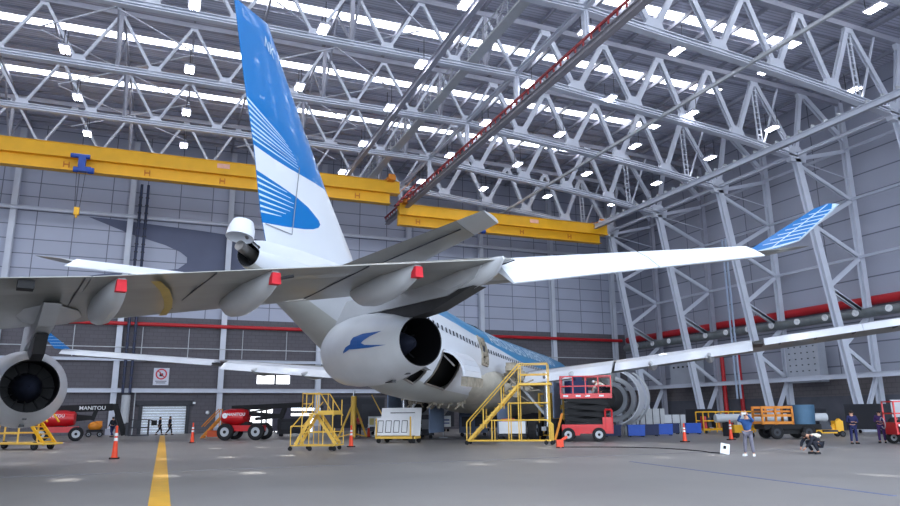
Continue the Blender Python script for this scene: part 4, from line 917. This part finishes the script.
# double stair left of centre
a0 = Vector((6.0, 36.6, 0)); a1 = Vector((7.95, 35.4, 0)); dr = a1-a0; L = dr.length
t = thing('maintenance_stair', 'low yellow double-flight stair on black castors left of the orange cone', 'stair', a0, math.atan2(dr.y, dr.x)); D_ = 1.4
rails(MB(), [((0, y, .25), (L, y, .25)) for y in (0, D_)]+[((x, 0, .25), (x, D_, .25)) for x in (0, L)]+[((0, y, .25), (0, y, 1.2)) for y in (0, D_)]+[((0, y, 1.2), (L*.3, y, 1.2)) for y in (0, D_)]+[((L*.3, y, .25), (L*.3, y, 1.2)) for y in (0, D_)]+[((x, y, .25), (x, y, 1.75)) for x in (L*.42, L*.74) for y in (0, D_)]+[((L, y, .25), (L, y, 1.1)) for y in (0, D_)]+[((L*.3, y, .9), (L, y, .9)) for y in (0, D_)]).build('frame', YEL2, t)
for y, s_ in ((.4, 1), (1.0, -1)):
    mb = MB()
    for dy in (-.35, .35): mb.beam((.25 if s_ > 0 else L-.15, y+dy, .3), (L*.48, y+dy, 1.75), .05, .16)
    for k in range(6): mb.box(((.3 if s_ > 0 else L-.2)*(1-k/6)+L*.46*k/6, y, .42+1.3*k/6), (.2, .7, .03))
    mb.build('flight', YEL2, t)
MB().box((L*.6, D_/2, 1.78), (L*.4, D_, .08)).box((L*.78, D_/2, 1.85), (L*.36, D_, .2)).build('platform', YEL2, t)
rails(MB(), [((x, y, 1.8), (x, y, 2.85)) for x in (L*.25, L*.34, L*.62) for y in (0, D_)]+[((L*.25, y, 2.8), (L*.66, y, 2.8)) for y in (0, D_)]+[((L*.66, y, 2.8), (L*.98, y, 1.7)) for y in (0, D_)]+[((L*.95, y, 1.2), (L*.95, y, 2.5)) for y in (0, D_)]+[((L*.25, 0, z), (L*.25, D_, z)) for z in (2.3, 2.8)]+[((L*.25, y, .3), (L*.25, y, 2.8)) for y in (0,)]+[((.05, y, 1.15), (L*.5, y, 2.4)) for y in (0, D_)]).build('handrail', YEL2, t)
castors(t, [(0, 0), (L, 0), (.4, D_), (L-.2, D_), (L*.85, .5), (L*.45, 0)], .11)
# yellow stand bottom left
t = thing('maintenance_stair', 'low yellow stand with a tilted ladder under the near left engine', 'stair', (-7.2, 45.8, 0), R(-38))
rails(MB(), [((-2.6, y, .35), (1.6, y, .35)) for y in (0, 1.3)]+[((x, y, .35), (x, y, 1.4)) for x in (-2.6, -1.6, -.2) for y in (0, 1.3)]+[((-2.6, y, 1.4), (-.2, y, 1.4)) for y in (0, 1.3)]+[((-2.6, y, .9), (-.2, y, .9)) for y in (0, 1.3)], .05).box((-.4, .65, .34), (4., 1.3, .1)).build('frame', YEL2, t)
mb = MB()
for y in (.1, .9): mb.beam((1.55, y, .3), (.1, y, 1.75), .08, .16)
for k in range(7): mb.box((1.4-1.2*k/6, .5, .45+1.2*k/6), (.16, .8, .05))
mb.build('ladder', YEL, t)
mb = rails(MB(), [((.1, y, 1.75), (.8, y, 2.3)) for y in (.1, .9)]+[((.8, y, 2.3), (1.6, y, 1.5)) for y in (.1, .9)], .05); mb.build('ladder_rail', YEL, t)
for x in (-2.4, .9): MB().wheel((x, .1, .22), .22, .15).wheel((x, 1.2, .22), .22, .15).build('wheel', [BLK, DGR], t)
# small orange step left of the red lift
t = thing('step_ladder', 'small orange-yellow step ladder at the foot of the wall column left of the red lift', 'ladder', (3.9, 61.5, 0), R(-20))
mb = MB()
for y in (-.35, .35): mb.beam((-.9, y, 0), (.5, y, 1.6), .06, .14).tube((-.9, y, .9), (.4, y, 2.3), .04, 6).tube((.5, y, 0), (.5, y, 2.3), .04, 6)
mb.build('frame', ORG, t); mb = MB()
for k in range(6): mb.box((-.75+1.2*k/6, 0, .2+1.35*k/6), (.24, .7, .04))
mb.build('steps', YEL2, t); MB().box((.1, 0, .35), (1., .8, .5)).build('locker', mat('locker_orange', (206, 84, 40), .6), t)
# red boom lifts
def boomlift(loc, rz, label, long_, cl=0., bh=.36, wr=.52):
    t = thing('boom_lift', label, 'boom lift', loc, rz)
    MB().box((0, 0, .85), (2.6, 1.5, .42)).build('chassis', mat('lift_red', (200, 22, 32), .35, coat=.3), t)
    for x in (-1.15, 1.15):
        for y in (-.95, .95): MB().wheel((x, y, wr), wr, .38).build('wheel', [BLK, LGR], t)
    MB().loft([[(x-cl*(x+1.75)/2.8, 1.0*f*math.cos(a), 1.65+.62*f*math.sin(a)) for a in [PI/8+i*PI/8 for i in range(16)]] for x, f in ((-1.75, .55), (-1.5, .85), (-.9, 1), (.3, 1), (.9, .85), (1.05, .6))]).build('engine_cover', MATS['lift_red'], t, smooth=True)
    mb = text_mb('MANITOU', .3, lambda u, v: (-1.1+u, -1.01, 1.75+v)); mb.build('cover_text', WHT, t)
    MB().lathe([(0, .02), (0, .2)], (-1.25, -1.0, 1.75), (0, -1, 0), 16).build('round_mark', WHT, t)
    MB().tube((0, 0, .9), (0, 0, 1.3), .5, 20).build('turntable', BLK, t)
    b_ = MB().beam((-1.2, .3, 2.3), (long_-.4, .3, 2.5), .36, bh).build('boom', BLK, t)
    MB().beam((-.9, .3, 2.0), (long_*.6, .3, 1.7), .24, .26).beam((.6, .3, 1.5), (long_*.6, .3, 1.7), .2, .24).beam((long_*.55, .3, 1.5), (long_*.62, .3, 2.4), .3, .3).build('lower_arm', BLK, t)
    MB().tube((-.6, .3, 1.9), (long_*.4, .3, 2.25), .07, 8).build('cylinder', METAL, t)
    text_mb('MANITOU', .4, lambda u, v: (long_*.3+u, .1, 2.3+v)).build('boom_text', WHT, b_) if cl == 0 else None
    return t
t = boomlift((-7.2, 61.5, 0), R(5), 'red and black boom lift at the left, its dark arm reaching towards the wall column', 3.9, bh=.55)
MB().beam((3.3, .3, 2.5), (3.9, .3, 2.5), .36, .5).beam((3.7, .3, 2.6), (4.5, .3, .35), .32, .42).build('jib', BLK, t)
mb = rails(MB(), [((x, y, .35), (x, y, 1.5)) for x in (4.8, 6.2) for y in (-.4, .5)]+[((4.8, y, z), (6.2, y, z)) for y in (-.4, .5) for z in (.9, 1.5)]+[((x, -.4, z), (x, .5, z)) for x in (4.8, 6.2) for z in (.9, 1.5)], .04); mb.box((5.5, .05, .32), (1.5, 1., .1)).box((4.7, .05, .8), (.3, .6, 1.0)).box((5.3, -.3, 1.15), (.5, .2, .6)); mb.build('basket', DGR, t)
MB().tube((6.2, 0, 1.5), (6.6, 0, 1.4), .04).box((6.6, 0, 1.25), (.4, .3, .4)).build('fitting', BLK, t)
boomlift((5.75, 55.4, 0), R(-26), 'bright red lift with a rounded body and big black wheels in the middle left', 4.6, cl=.9, wr=.6)
t = thing('generator', 'small yellow-orange engine unit right of the left boom lift', 'generator', (-5.6, 72, 0))
MB().box((0, 0, .55), (1.3, .8, .2)).build('frame', BLK, t); MB().ball((0, 0, .95), (.6, .45, .42), 14, 8).box((.3, 0, 1.2), (.5, .5, .4)).build('motor', ORG, t, smooth=True)
for x in (-.45, .45): MB().wheel((x, -.35, .25), .25, .14).build('wheel', [BLK, GREY], t)
# red scissor lifts
def scissor(loc, rz, label, pz, L, W_, n, wr=.42):
    t = thing('scissor_lift', label, 'scissor lift', loc, rz)
    MB().box((0, 0, .75), (L, W_, .55)).box((-L*.3, -W_/2-.02, .62), (L*.3, .06, .5)).box((L*.4, -.1, 1.0), (L*.2, W_, .9)).build('base', MATS['lift_red'], t)
    for x in (-L*.38, L*.22):
        for y in (-W_/2, W_/2): MB().wheel((x, y, wr), wr, .28).build('wheel', [BLK, LGR], t)
    z0 = 1.05; dz = (pz-.15-z0)/n
    for k in range(n):
        for y in (-W_*.38, W_*.38):
            a = z0+dz*k; MB().beam((-L*.44, y, a+.05), (L*.44, y, a+dz-.05), .16, .22).beam((L*.44, y-.1, a+.05), (-L*.44, y-.1, a+dz-.05), .16, .22).build('scissor_arms', BLK, t)
    MB().tube((-L*.3, 0, z0), (L*.2, 0, z0+dz*n*.6), .12, 10).tube((-L*.3, .3, z0+dz), (L*.3, .3, z0+dz*n*.8), .1, 8).box((0, 0, (z0+pz)/2), (L*.7, W_*.5, (pz-z0)*.8)).build('hydraulics', BLK, t)
    MB().box((0, 0, pz), (L*1.02, W_, .3)).build('platform', MATS['lift_red'], t)
    for y in (-W_/2, W_/2):
        mb = MB(); ps = [-L*.5, -L*.25, 0, L*.25, L*.5]
        for x in ps: mb.beam((x, y, pz), (x, y, pz+1.2), .07, .07)
        for z in (.6, 1.2): mb.beam((-L*.5, y, pz+z), (L*.5, y, pz+z), .07, .07)
        mb.build('guard_rail', MATS['lift_red'], t)
    mb = MB()
    for x in (-L*.5, L*.5):
        for z in (.6, 1.2): mb.beam((x, -W_/2, pz+z), (x, W_/2, pz+z), .07, .07)
    mb.build('end_rail', MATS['lift_red'], t)
    mb = MB()
    for x in (-L*.4, -L*.15, .1, L*.3): mb.box((x, -W_/2-.01, pz), (.3, .04, .1))
    mb.build('decal', WHT, t)
    return t
t = scissor((24.75, 38.75, 0), R(-34), 'large red scissor lift raised beside the far engine', 2.75, 3.1, 1.7, 4)
mb = rails(MB(), [((1.1, -.9, .7), (1.1, -.9, 1.9)), ((1.5, -.9, .7), (1.5, -.9, 1.9)), ((1.1, -.9, 1.9), (1.5, -.9, 1.9))], .06); mb.build('entry_ladder', RED, t); MB().beam((-2.0, -.9, .1), (-1.5, -.9, 1.7), .06, .14).build('side_bar', ORG, t)
q = (24.75, 38.75); M3 = Matrix.Rotation(R(-34), 3, 'Z')
def onp(x, y, z): v = M3@Vector((x, y, 0)); return (v.x+q[0], v.y+q[1], z)
tag(MB().box((0, 0, .4), (1.3, .7, .8)).box((.1, .05, .95), (.5, .4, .3)).build('tool_chest', BIND), 'dark tool chest standing on the raised red scissor lift platform', 'tool chest').location = onp(-.6, .2, 2.91)
person('person in a pale top bending down on the raised red scissor lift', onp(.9, .1, 2.9), R(60), CREAM, DCLO, 'crouch', hat=WHT, h=1.7)
t = scissor((36.55, 25.9, 0), R(-28), 'red scissor lift with a white board, cut off by the right edge', .95, 2.6, 1.2, 1, wr=.3)
MB().box((-.2, .3, 1.8), (1.6, .05, .9)).build('board', LGR, t); MB().box((-.1, -.64, .75), (2.2, .04, .3)).build('dark_side_panel', BLK, t); text_mb('MANITOU', .26, lambda u, v: (-1.1+u, -.67, .98+v)).build('side_text', WHT, t)
# cart with white panels
t = thing('panel_cart', 'yellow cart carrying leaning white aircraft panels in front of the belly', 'cart', (13.7, 43.1, 0), R(-34))
MB().box((0, 0, .34), (2.6, 1.2, .14)).beam((-1.25, -.55, .4), (-1.25, -.55, 1.5), .08, .08).beam((.95, -.55, .4), (.95, -.55, 1.6), .08, .08).build('frame', YEL2, t)
castors(t, [(-1.1, -.5), (-.85, .5), (.95, -.5), (1.2, .5)], .15)
ML = Matrix.Rotation(R(-14), 3, 'X')
tag_p = []
for i, (x, y, z, w_, h_, lab) in enumerate(((0.15, .1, 1.28, 2.6, 1.75, 'large white aircraft panel at the back of the yellow cart'), (-.15, -.3, 1.0, 2.5, 1.1, 'lower white aircraft panel with dark oval outlines leaning at the front of the yellow cart'))):
    tt = thing('leaning_sheet', lab, 'panel', (13.7, 43.1, 0), R(-34))
    MB().box((x, y, z), (w_, .05, h_), M=ML).build('skin', WHT, tt)
    mb = MB()
    if i:
        for j in range(4):
            cx = x-.9+j*.52
            for dx, dz_, ww, hh in ((-.17, 0, .03, .7), (.17, 0, .03, .7), (0, .35, .36, .03), (0, -.35, .36, .03)): mb.box((cx+dx, y-.04+ML[1][2]*dz_, z+dz_), (ww, .02, hh), M=ML)
    else: mb.box((x+.1, y-.04+.1, z+.55), (1.6, .02, .04), M=ML); mb.box((x-.7, y+.06, z+.3), (.9, .02, .05), M=ML)
    mb.build('outline_marks', DGR, tt)
tag(MB().box((0, 0, 0), (.16, .1, .45)).build('black_strap_post', BLK), 'small black post standing at the front of the yellow panel cart', 'post').location = (14.35, 42.0, .23)
def signpost(loc, rz, label, z=1.05):
    t = thing('sign_stand', label, 'sign', loc, rz)
    MB().tube((0, 0, .05), (0, 0, z), .035, 8).build('post', LGR, t); MB().box((0, 0, .04), (.6, .12, .08)).box((0, 0, .04), (.12, .6, .08)).build('foot', LGR, t)
    MB().box((0, -.05, z+.15), (1.15, .04, .8)).build('board', WHT, t)
    MB().box((-.3, -.08, z+.15), (.35, .02, .5)).build('yellow_panel', mat('sign_yellow', (214, 200, 130), .6), t); MB().box((.22, -.08, z+.25), (.5, .02, .12)).box((.22, -.08, z+.02), (.5, .02, .1)).build('blue_lines', mat('sign_blue', (110, 120, 170), .6), t)
signpost((19.4, 50.0, 0), R(-25), 'white sign on a thin post under the belly, left of the tall yellow stair')
signpost((15.7, 55.3, 0), R(-20), 'white sign on a thin post beside the cone under the tail')
# yellow tail jack
t = thing('aircraft_jack', 'yellow tripod jack standing under the tail, left of the white panels', 'jack', (13.2, 52.5, 0))
MB().tube((0, 0, .2), (0, 0, 3.1), .22, 12).build('column', YEL2, t, smooth=True)
for a in (20, 140, 260): MB().beam((1.2*math.cos(R(a)), 1.2*math.sin(R(a)), .1), (.1*math.cos(R(a)), .1*math.sin(R(a)), 2.5), .1, .12).beam((1.2*math.cos(R(a)), 1.2*math.sin(R(a)), .12), (0, 0, .4), .08, .08).build('leg', YEL2, t)
MB().tube((0, 0, 3.1), (0, 0, 3.5), .1, 10).build('ram', CHROME, t)
tag(MB().beam((1.2, -.2, 3.2), (2.6, -.6, .5), .08, .08).beam((2.6, -.6, .5), (2.6, -.6, .05), .3, .3).build('prop_pole', YEL2, loc=(0, 0, 0)), 'thin yellow slanting prop pole right of the yellow jack', 'pole').location = (13.4, 52.8, 0)
# white box cart below the stair
t = thing('tool_cart', 'white box cart with an orange lid behind the tall yellow stair', 'cart', (21.1, 41.9, 0), R(-33))
MB().box((0, 0, .85), (1.7, .9, .75)).build('box', WHT, t); MB().box((-.3, 0, 1.3), (.8, .5, .2)).build('lid_item', mat('lid_orange', (200, 84, 60), .6), t)
MB().box((0, 0, .35), (1.8, .9, .1)).build('frame', DGR, t); castors(t, [(-.75, -.35), (.75, -.35), (-.75, .35), (.75, .35)], .16)
# scaffolds and units under the belly
def unit(name, label, cat, loc, rz, d, m_, extra=True):
    t = thing(name, label, cat, loc, rz)
    MB().box((0, 0, d[2]*.55), (d[0], d[1], d[2]*.8)).build('body', m_, t)
    MB().box((0, 0, d[2]*.97), (d[0]*1.02, d[1]*1.02, d[2]*.05)).build('top', DGR, t)
    MB().box((-d[0]*.25, -d[1]/2-.01, d[2]*.6), (d[0]*.35, .03, d[2]*.4)).box((d[0]*.22, -d[1]/2-.01, d[2]*.6), (d[0]*.35, .03, d[2]*.4)).build('side_panel', DGR if m_ != DGR else GREY, t)
    castors(t, [(-d[0]*.4, -d[1]*.35), (d[0]*.4, -d[1]*.35), (-d[0]*.4, d[1]*.35), (d[0]*.4, d[1]*.35)], .14); return t
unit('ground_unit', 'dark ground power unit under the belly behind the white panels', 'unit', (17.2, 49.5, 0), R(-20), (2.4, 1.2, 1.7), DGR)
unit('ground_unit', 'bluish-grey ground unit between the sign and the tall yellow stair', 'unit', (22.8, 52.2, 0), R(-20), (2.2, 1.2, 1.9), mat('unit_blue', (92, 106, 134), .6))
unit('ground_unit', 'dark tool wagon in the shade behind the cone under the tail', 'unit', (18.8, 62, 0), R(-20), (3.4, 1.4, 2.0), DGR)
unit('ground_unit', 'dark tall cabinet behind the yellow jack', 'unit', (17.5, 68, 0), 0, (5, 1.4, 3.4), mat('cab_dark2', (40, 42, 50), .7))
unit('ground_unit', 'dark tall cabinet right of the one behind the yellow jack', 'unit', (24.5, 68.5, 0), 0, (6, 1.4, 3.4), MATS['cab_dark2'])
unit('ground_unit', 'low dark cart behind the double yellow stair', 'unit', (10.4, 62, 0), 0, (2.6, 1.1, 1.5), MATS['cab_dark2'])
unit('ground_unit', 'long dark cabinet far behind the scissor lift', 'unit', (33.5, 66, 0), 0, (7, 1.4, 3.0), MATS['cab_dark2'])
t = thing('dock_scaffold', 'yellow docking scaffold standing behind the tall stair beside the scissor lift', 'scaffold', (24.3, 42.4, 0), R(-34))
rails(MB(), [((x, y, 0), (x, y, 3.0)) for x in (-.8, 0, .8) for y in (-.5, .5)]+[((-.8, y, z), (.8, y, z)) for y in (-.5, .5) for z in (.3, 1.4, 2.2, 3.)], .05).build('frame', YEL2, t); MB().box((0, 0, 2.2), (1.6, 1., .1)).build('deck', ORG, t); MB().beam((-.8, -.5, .2), (.8, -.5, 2.2), .08, .12).build('brace', YEL2, t)
# fallen orange item, cable, floor sign
t = thing('orange_marker', 'small orange marker unit on the floor in front of the scissor lift', 'marker', (18.8, 32.1, 0), R(-20))
MB().box((0, 0, .22), (.34, .25, .38)).build('body', CONE, t); MB().beam((.1, 0, .38), (.38, 0, .56), .1, .12).build('arm', CONE, t); MB().box((-.1, 0, .03), (.14, .3, .06)).box((.12, 0, .03), (.1, .3, .06)).build('feet', BLK, t)
pts = [(19.1, 32.2, .03), (20.3, 31.6, .03), (21.5, 30.6, .03), (22.4, 29.0, .03), (22.5, 27.2, .03), (22.2, 25.7, .03), (21.75, 24.6, .03), (21.7, 24.0, .04)]
tag(MB().path(pts, .022, 6).build('floor_cable', BLK, loc=(21, 28, 0)), 'thin dark cable lying across the floor between the orange marker and the floor sign', 'cable')
t = thing('floor_sign', 'white floor sign with a black pictogram lying beside the person in the blue jacket', 'sign', (21.7, 23.7, 0), R(-28))
MX = Matrix.Rotation(R(-28), 3, 'X')@Matrix.Rotation(R(14), 3, 'Y')
MB().box((0, 0, .22), (.36, .03, .46), M=MX).box((0, .14, .14), (.3, .02, .3), M=Matrix.Rotation(R(30), 3, 'X')).build('board', WHT, t); MB().box((-.01, -.03, .28), (.1, .02, .13), M=MX).box((.03, -.02, .13), (.14, .02, .03), M=MX).build('pictogram', BLK, t)
# blue bins and crates on the right
def binn(loc, m_, label, rz=R(-30), d=(1.15, .85, .72)):
    t = thing('bin', label, 'bin', loc, rz)
    MB().box((0, 0, d[2]/2+.08), d, taper=1.04).build('body', m_, t); MB().box((0, 0, d[2]+.1), (d[0]*1.08, d[1]*1.08, .06)).build('rim', m_, t)
    mb = MB()
    for x in (-.4, .4): mb.box((x*d[0], -d[1]*.4, .04), (.14, .1, .08)).box((x*d[0], d[1]*.4, .04), (.14, .1, .08))
    mb.build('feet', BLK, t); return t
binn((31.9, 43.6, 0), BINB, 'bright blue bin, leftmost of the bright ones below the engine cowl')
binn((30.5, 44.5, 0), BIND, 'dark navy bin left of the bright blue bin below the engine cowl')
binn((33.5, 44.3, 0), BIND, 'dark navy bin between the two bright blue bins near the engine cowl', d=(1.4, .85, .72))
binn((35.4, 44.9, 0), BINB, 'bright blue bin below the grey cartons')
binn((38.1, 47.4, 0), BIND, 'dark navy bin behind the orange cone at the right')
binn((39.4, 46.4, 0), BINB, 'bright blue bin just right of the orange cone, left of the yellow rack')
def crate(loc, d, label, m_):
    t = thing('crate', label, 'crate', loc, R(-30)); MB().box((0, 0, d[2]/2), d).build('body', m_, t)
    mb = MB()
    for k in (-.3, 0, .3): mb.box((k*d[0], -d[1]/2-.01, d[2]/2), (.06, .03, d[2]))
    mb.build('straps', DGR, t)
CR = mat('crate_grey', (170, 172, 176), .7, 0, .08, 2.)
crate((34.2, 47.3, 0), (1.1, .9, 1.8), 'pale crate standing behind the leftmost bright blue bin', CR)
crate((36.9, 48.2, 0), (1.9, 1., 2.0), 'pale strapped crate with dark slots behind the second bright blue bin', CR)
crate((40.5, 50.3, 0), (2.2, 1., 1.5), 'wide pale crate right of the strapped crate', LGR)
# yellow racks
t = thing('equipment_rack', 'long low yellow rack full of red and black gear at the right', 'rack', (42.6, 46.2, 0), R(-14)); L = 4.4
mb = rails(MB(), [((-L/2+L*k/4, y, .1), (-L/2+L*k/4, y, 1.7)) for k in range(5) for y in (-.6, .6)]+[((-L/2, y, z), (L/2, y, z)) for y in (-.6, .6) for z in (.35, 1.0, 1.7)], .05); mb.box((0, 0, .3), (L, 1.2, .1)); mb.build('frame', YEL, t)
random.seed(11)
for k in range(10):
    MB().box((-L/2+.3+k*.42, random.uniform(-.3, .3), .72+random.random()*.3), (.34, .5, .5+random.random()*.5), taper=.8).build('stored_part', [RED, DGR, BLK, ORG, LGR][k % 5], t)
castors(t, [(-2, -.5), (2, -.5), (-2, .5), (2, .5)], .14)
# tug with engine stand
t = thing('equipment_trailer', 'black wheeled trailer carrying an orange frame and a blue-grey drum', 'trailer', (37.2, 34.9, 0), R(-22))
MB().box((0, 0, .75), (3.6, 1.5, .3)).box((.3, 0, .45), (2.4, 1.2, .3)).build('chassis', BLK, t)
for x in (-1.1, .9): 
    for y in (-.8, .8): MB().wheel((x, y, .42), .42, .28).build('wheel', [BLK, DGR], t)
mb = MB()
for z in (1.0, 1.45, 1.95): mb.beam((-1.9, -.7, z), (.1, -.7, z), .12, .16).beam((-1.9, .7, z), (.1, .7, z), .12, .16)
for x in (-1.85, -1., .05): mb.beam((x, -.7, .9), (x, -.7, 2.0), .12, .12).beam((x, .7, .9), (x, .7, 2.0), .12, .12)
mb.box((-.9, 0, 1.7), (1.9, 1.2, .12)); mb.build('orange_frame', ORG, t)
MB().lathe([(.9, .02), (.9, .78), (2.1, .84), (2.1, .02)], (.95, 0, 0), (0, 0, 1), 24).build('drum', TEALM, t, smooth=True)
MB().box((2.2, 0, .8), (.8, 1., .5), taper=.7).box((2.7, 0, .45), (.9, .2, .12)).build('cowl', DGR, t)
t = thing('grey_pipe', 'long light grey cylinder with a red end lying on supports behind the trailer', 'pipe', (42, 41.5, 0))
MB().tube((36.9, 41, 1.25), (44.5, 38.2, 1.25), .3, 16).build('pipe', LGR, t, world=True, smooth=True); MB().tube((42.2, 39.05, 1.25), (42.6, 38.9, 1.25), .32, 16).build('red_end', RED, t, world=True)
for f in (.1, .9): MB().box((36.9+7.6*f, 41-2.8*f, .5), (.3, .6, 1.0)).build('support', DGR, t, world=True)
t = thing('floor_jack', 'low yellow trolley jack standing right of the drum trailer', 'jack', (41.6, 35.6, 0), R(-22))
MB().box((-.4, 0, .35), (1.5, .8, .22)).beam((.1, 0, .4), (.8, 0, 1.1), .3, .3).box((.6, 0, .7), (.5, .6, .7)).build('body', YEL, t)
for x in (-.9, .7): MB().wheel((x, -.35, .2), .2, .12).wheel((x, .35, .2), .2, .12).build('wheel', [BLK, DGR], t)
t = thing('yellow_cart', 'small yellow cart with white items left of the drum trailer', 'cart', (35.9, 37.5, 0), R(-20))
MB().box((0, 0, .6), (1.3, .8, .5)).build('body', YEL, t); MB().box((0, -.1, 1.), (.8, .5, .3)).build('white_items', LGR, t); castors(t, [(-.5, -.3), (.5, -.3), (-.5, .3), (.5, .3)], .2)
for i, (x, y, w_, h_, c_) in enumerate(((50.5, 58, 3.2, 2.0, 'left of the yellow rack'), (49.5, 44.6, 3.4, 1.9, 'behind the drum trailer'), (49.6, 38.8, 3., 2.2, 'between the trailer and the people in work clothes'), (45.5, 32.5, 2.2, 1.2, 'behind the person in navy coveralls'))):
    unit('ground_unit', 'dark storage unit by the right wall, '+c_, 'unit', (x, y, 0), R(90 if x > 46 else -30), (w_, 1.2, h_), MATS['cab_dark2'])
# ------------------------------------------------------------- light
# bright sun on the apron in front of the hangar (it comes over the roof, so it never enters)
l = bpy.data.lights.new('sun', 'SUN'); l.energy = 5; l.angle = R(1); l.color = (1, .97, .92)
o = bpy.data.objects.new('sun', l); COL.objects.link(o); o.rotation_euler = (R(-38), 0, 0)
# portal marking the open hangar front for the sky light
l = bpy.data.lights.new('front_opening', 'AREA'); l.shape = 'RECTANGLE'; l.size = 118; l.size_y = 32; l.cycles.is_portal = True
o = bpy.data.objects.new('front_opening', l); COL.objects.link(o); o.location = (-1, -12, 16); o.rotation_euler = (R(90), 0, 0)
bpy.context.view_layer.update()
for o in list(COL.objects):
    if o.parent is not None:
        for k in ('category', 'group'):
            if k in o: del o[k]
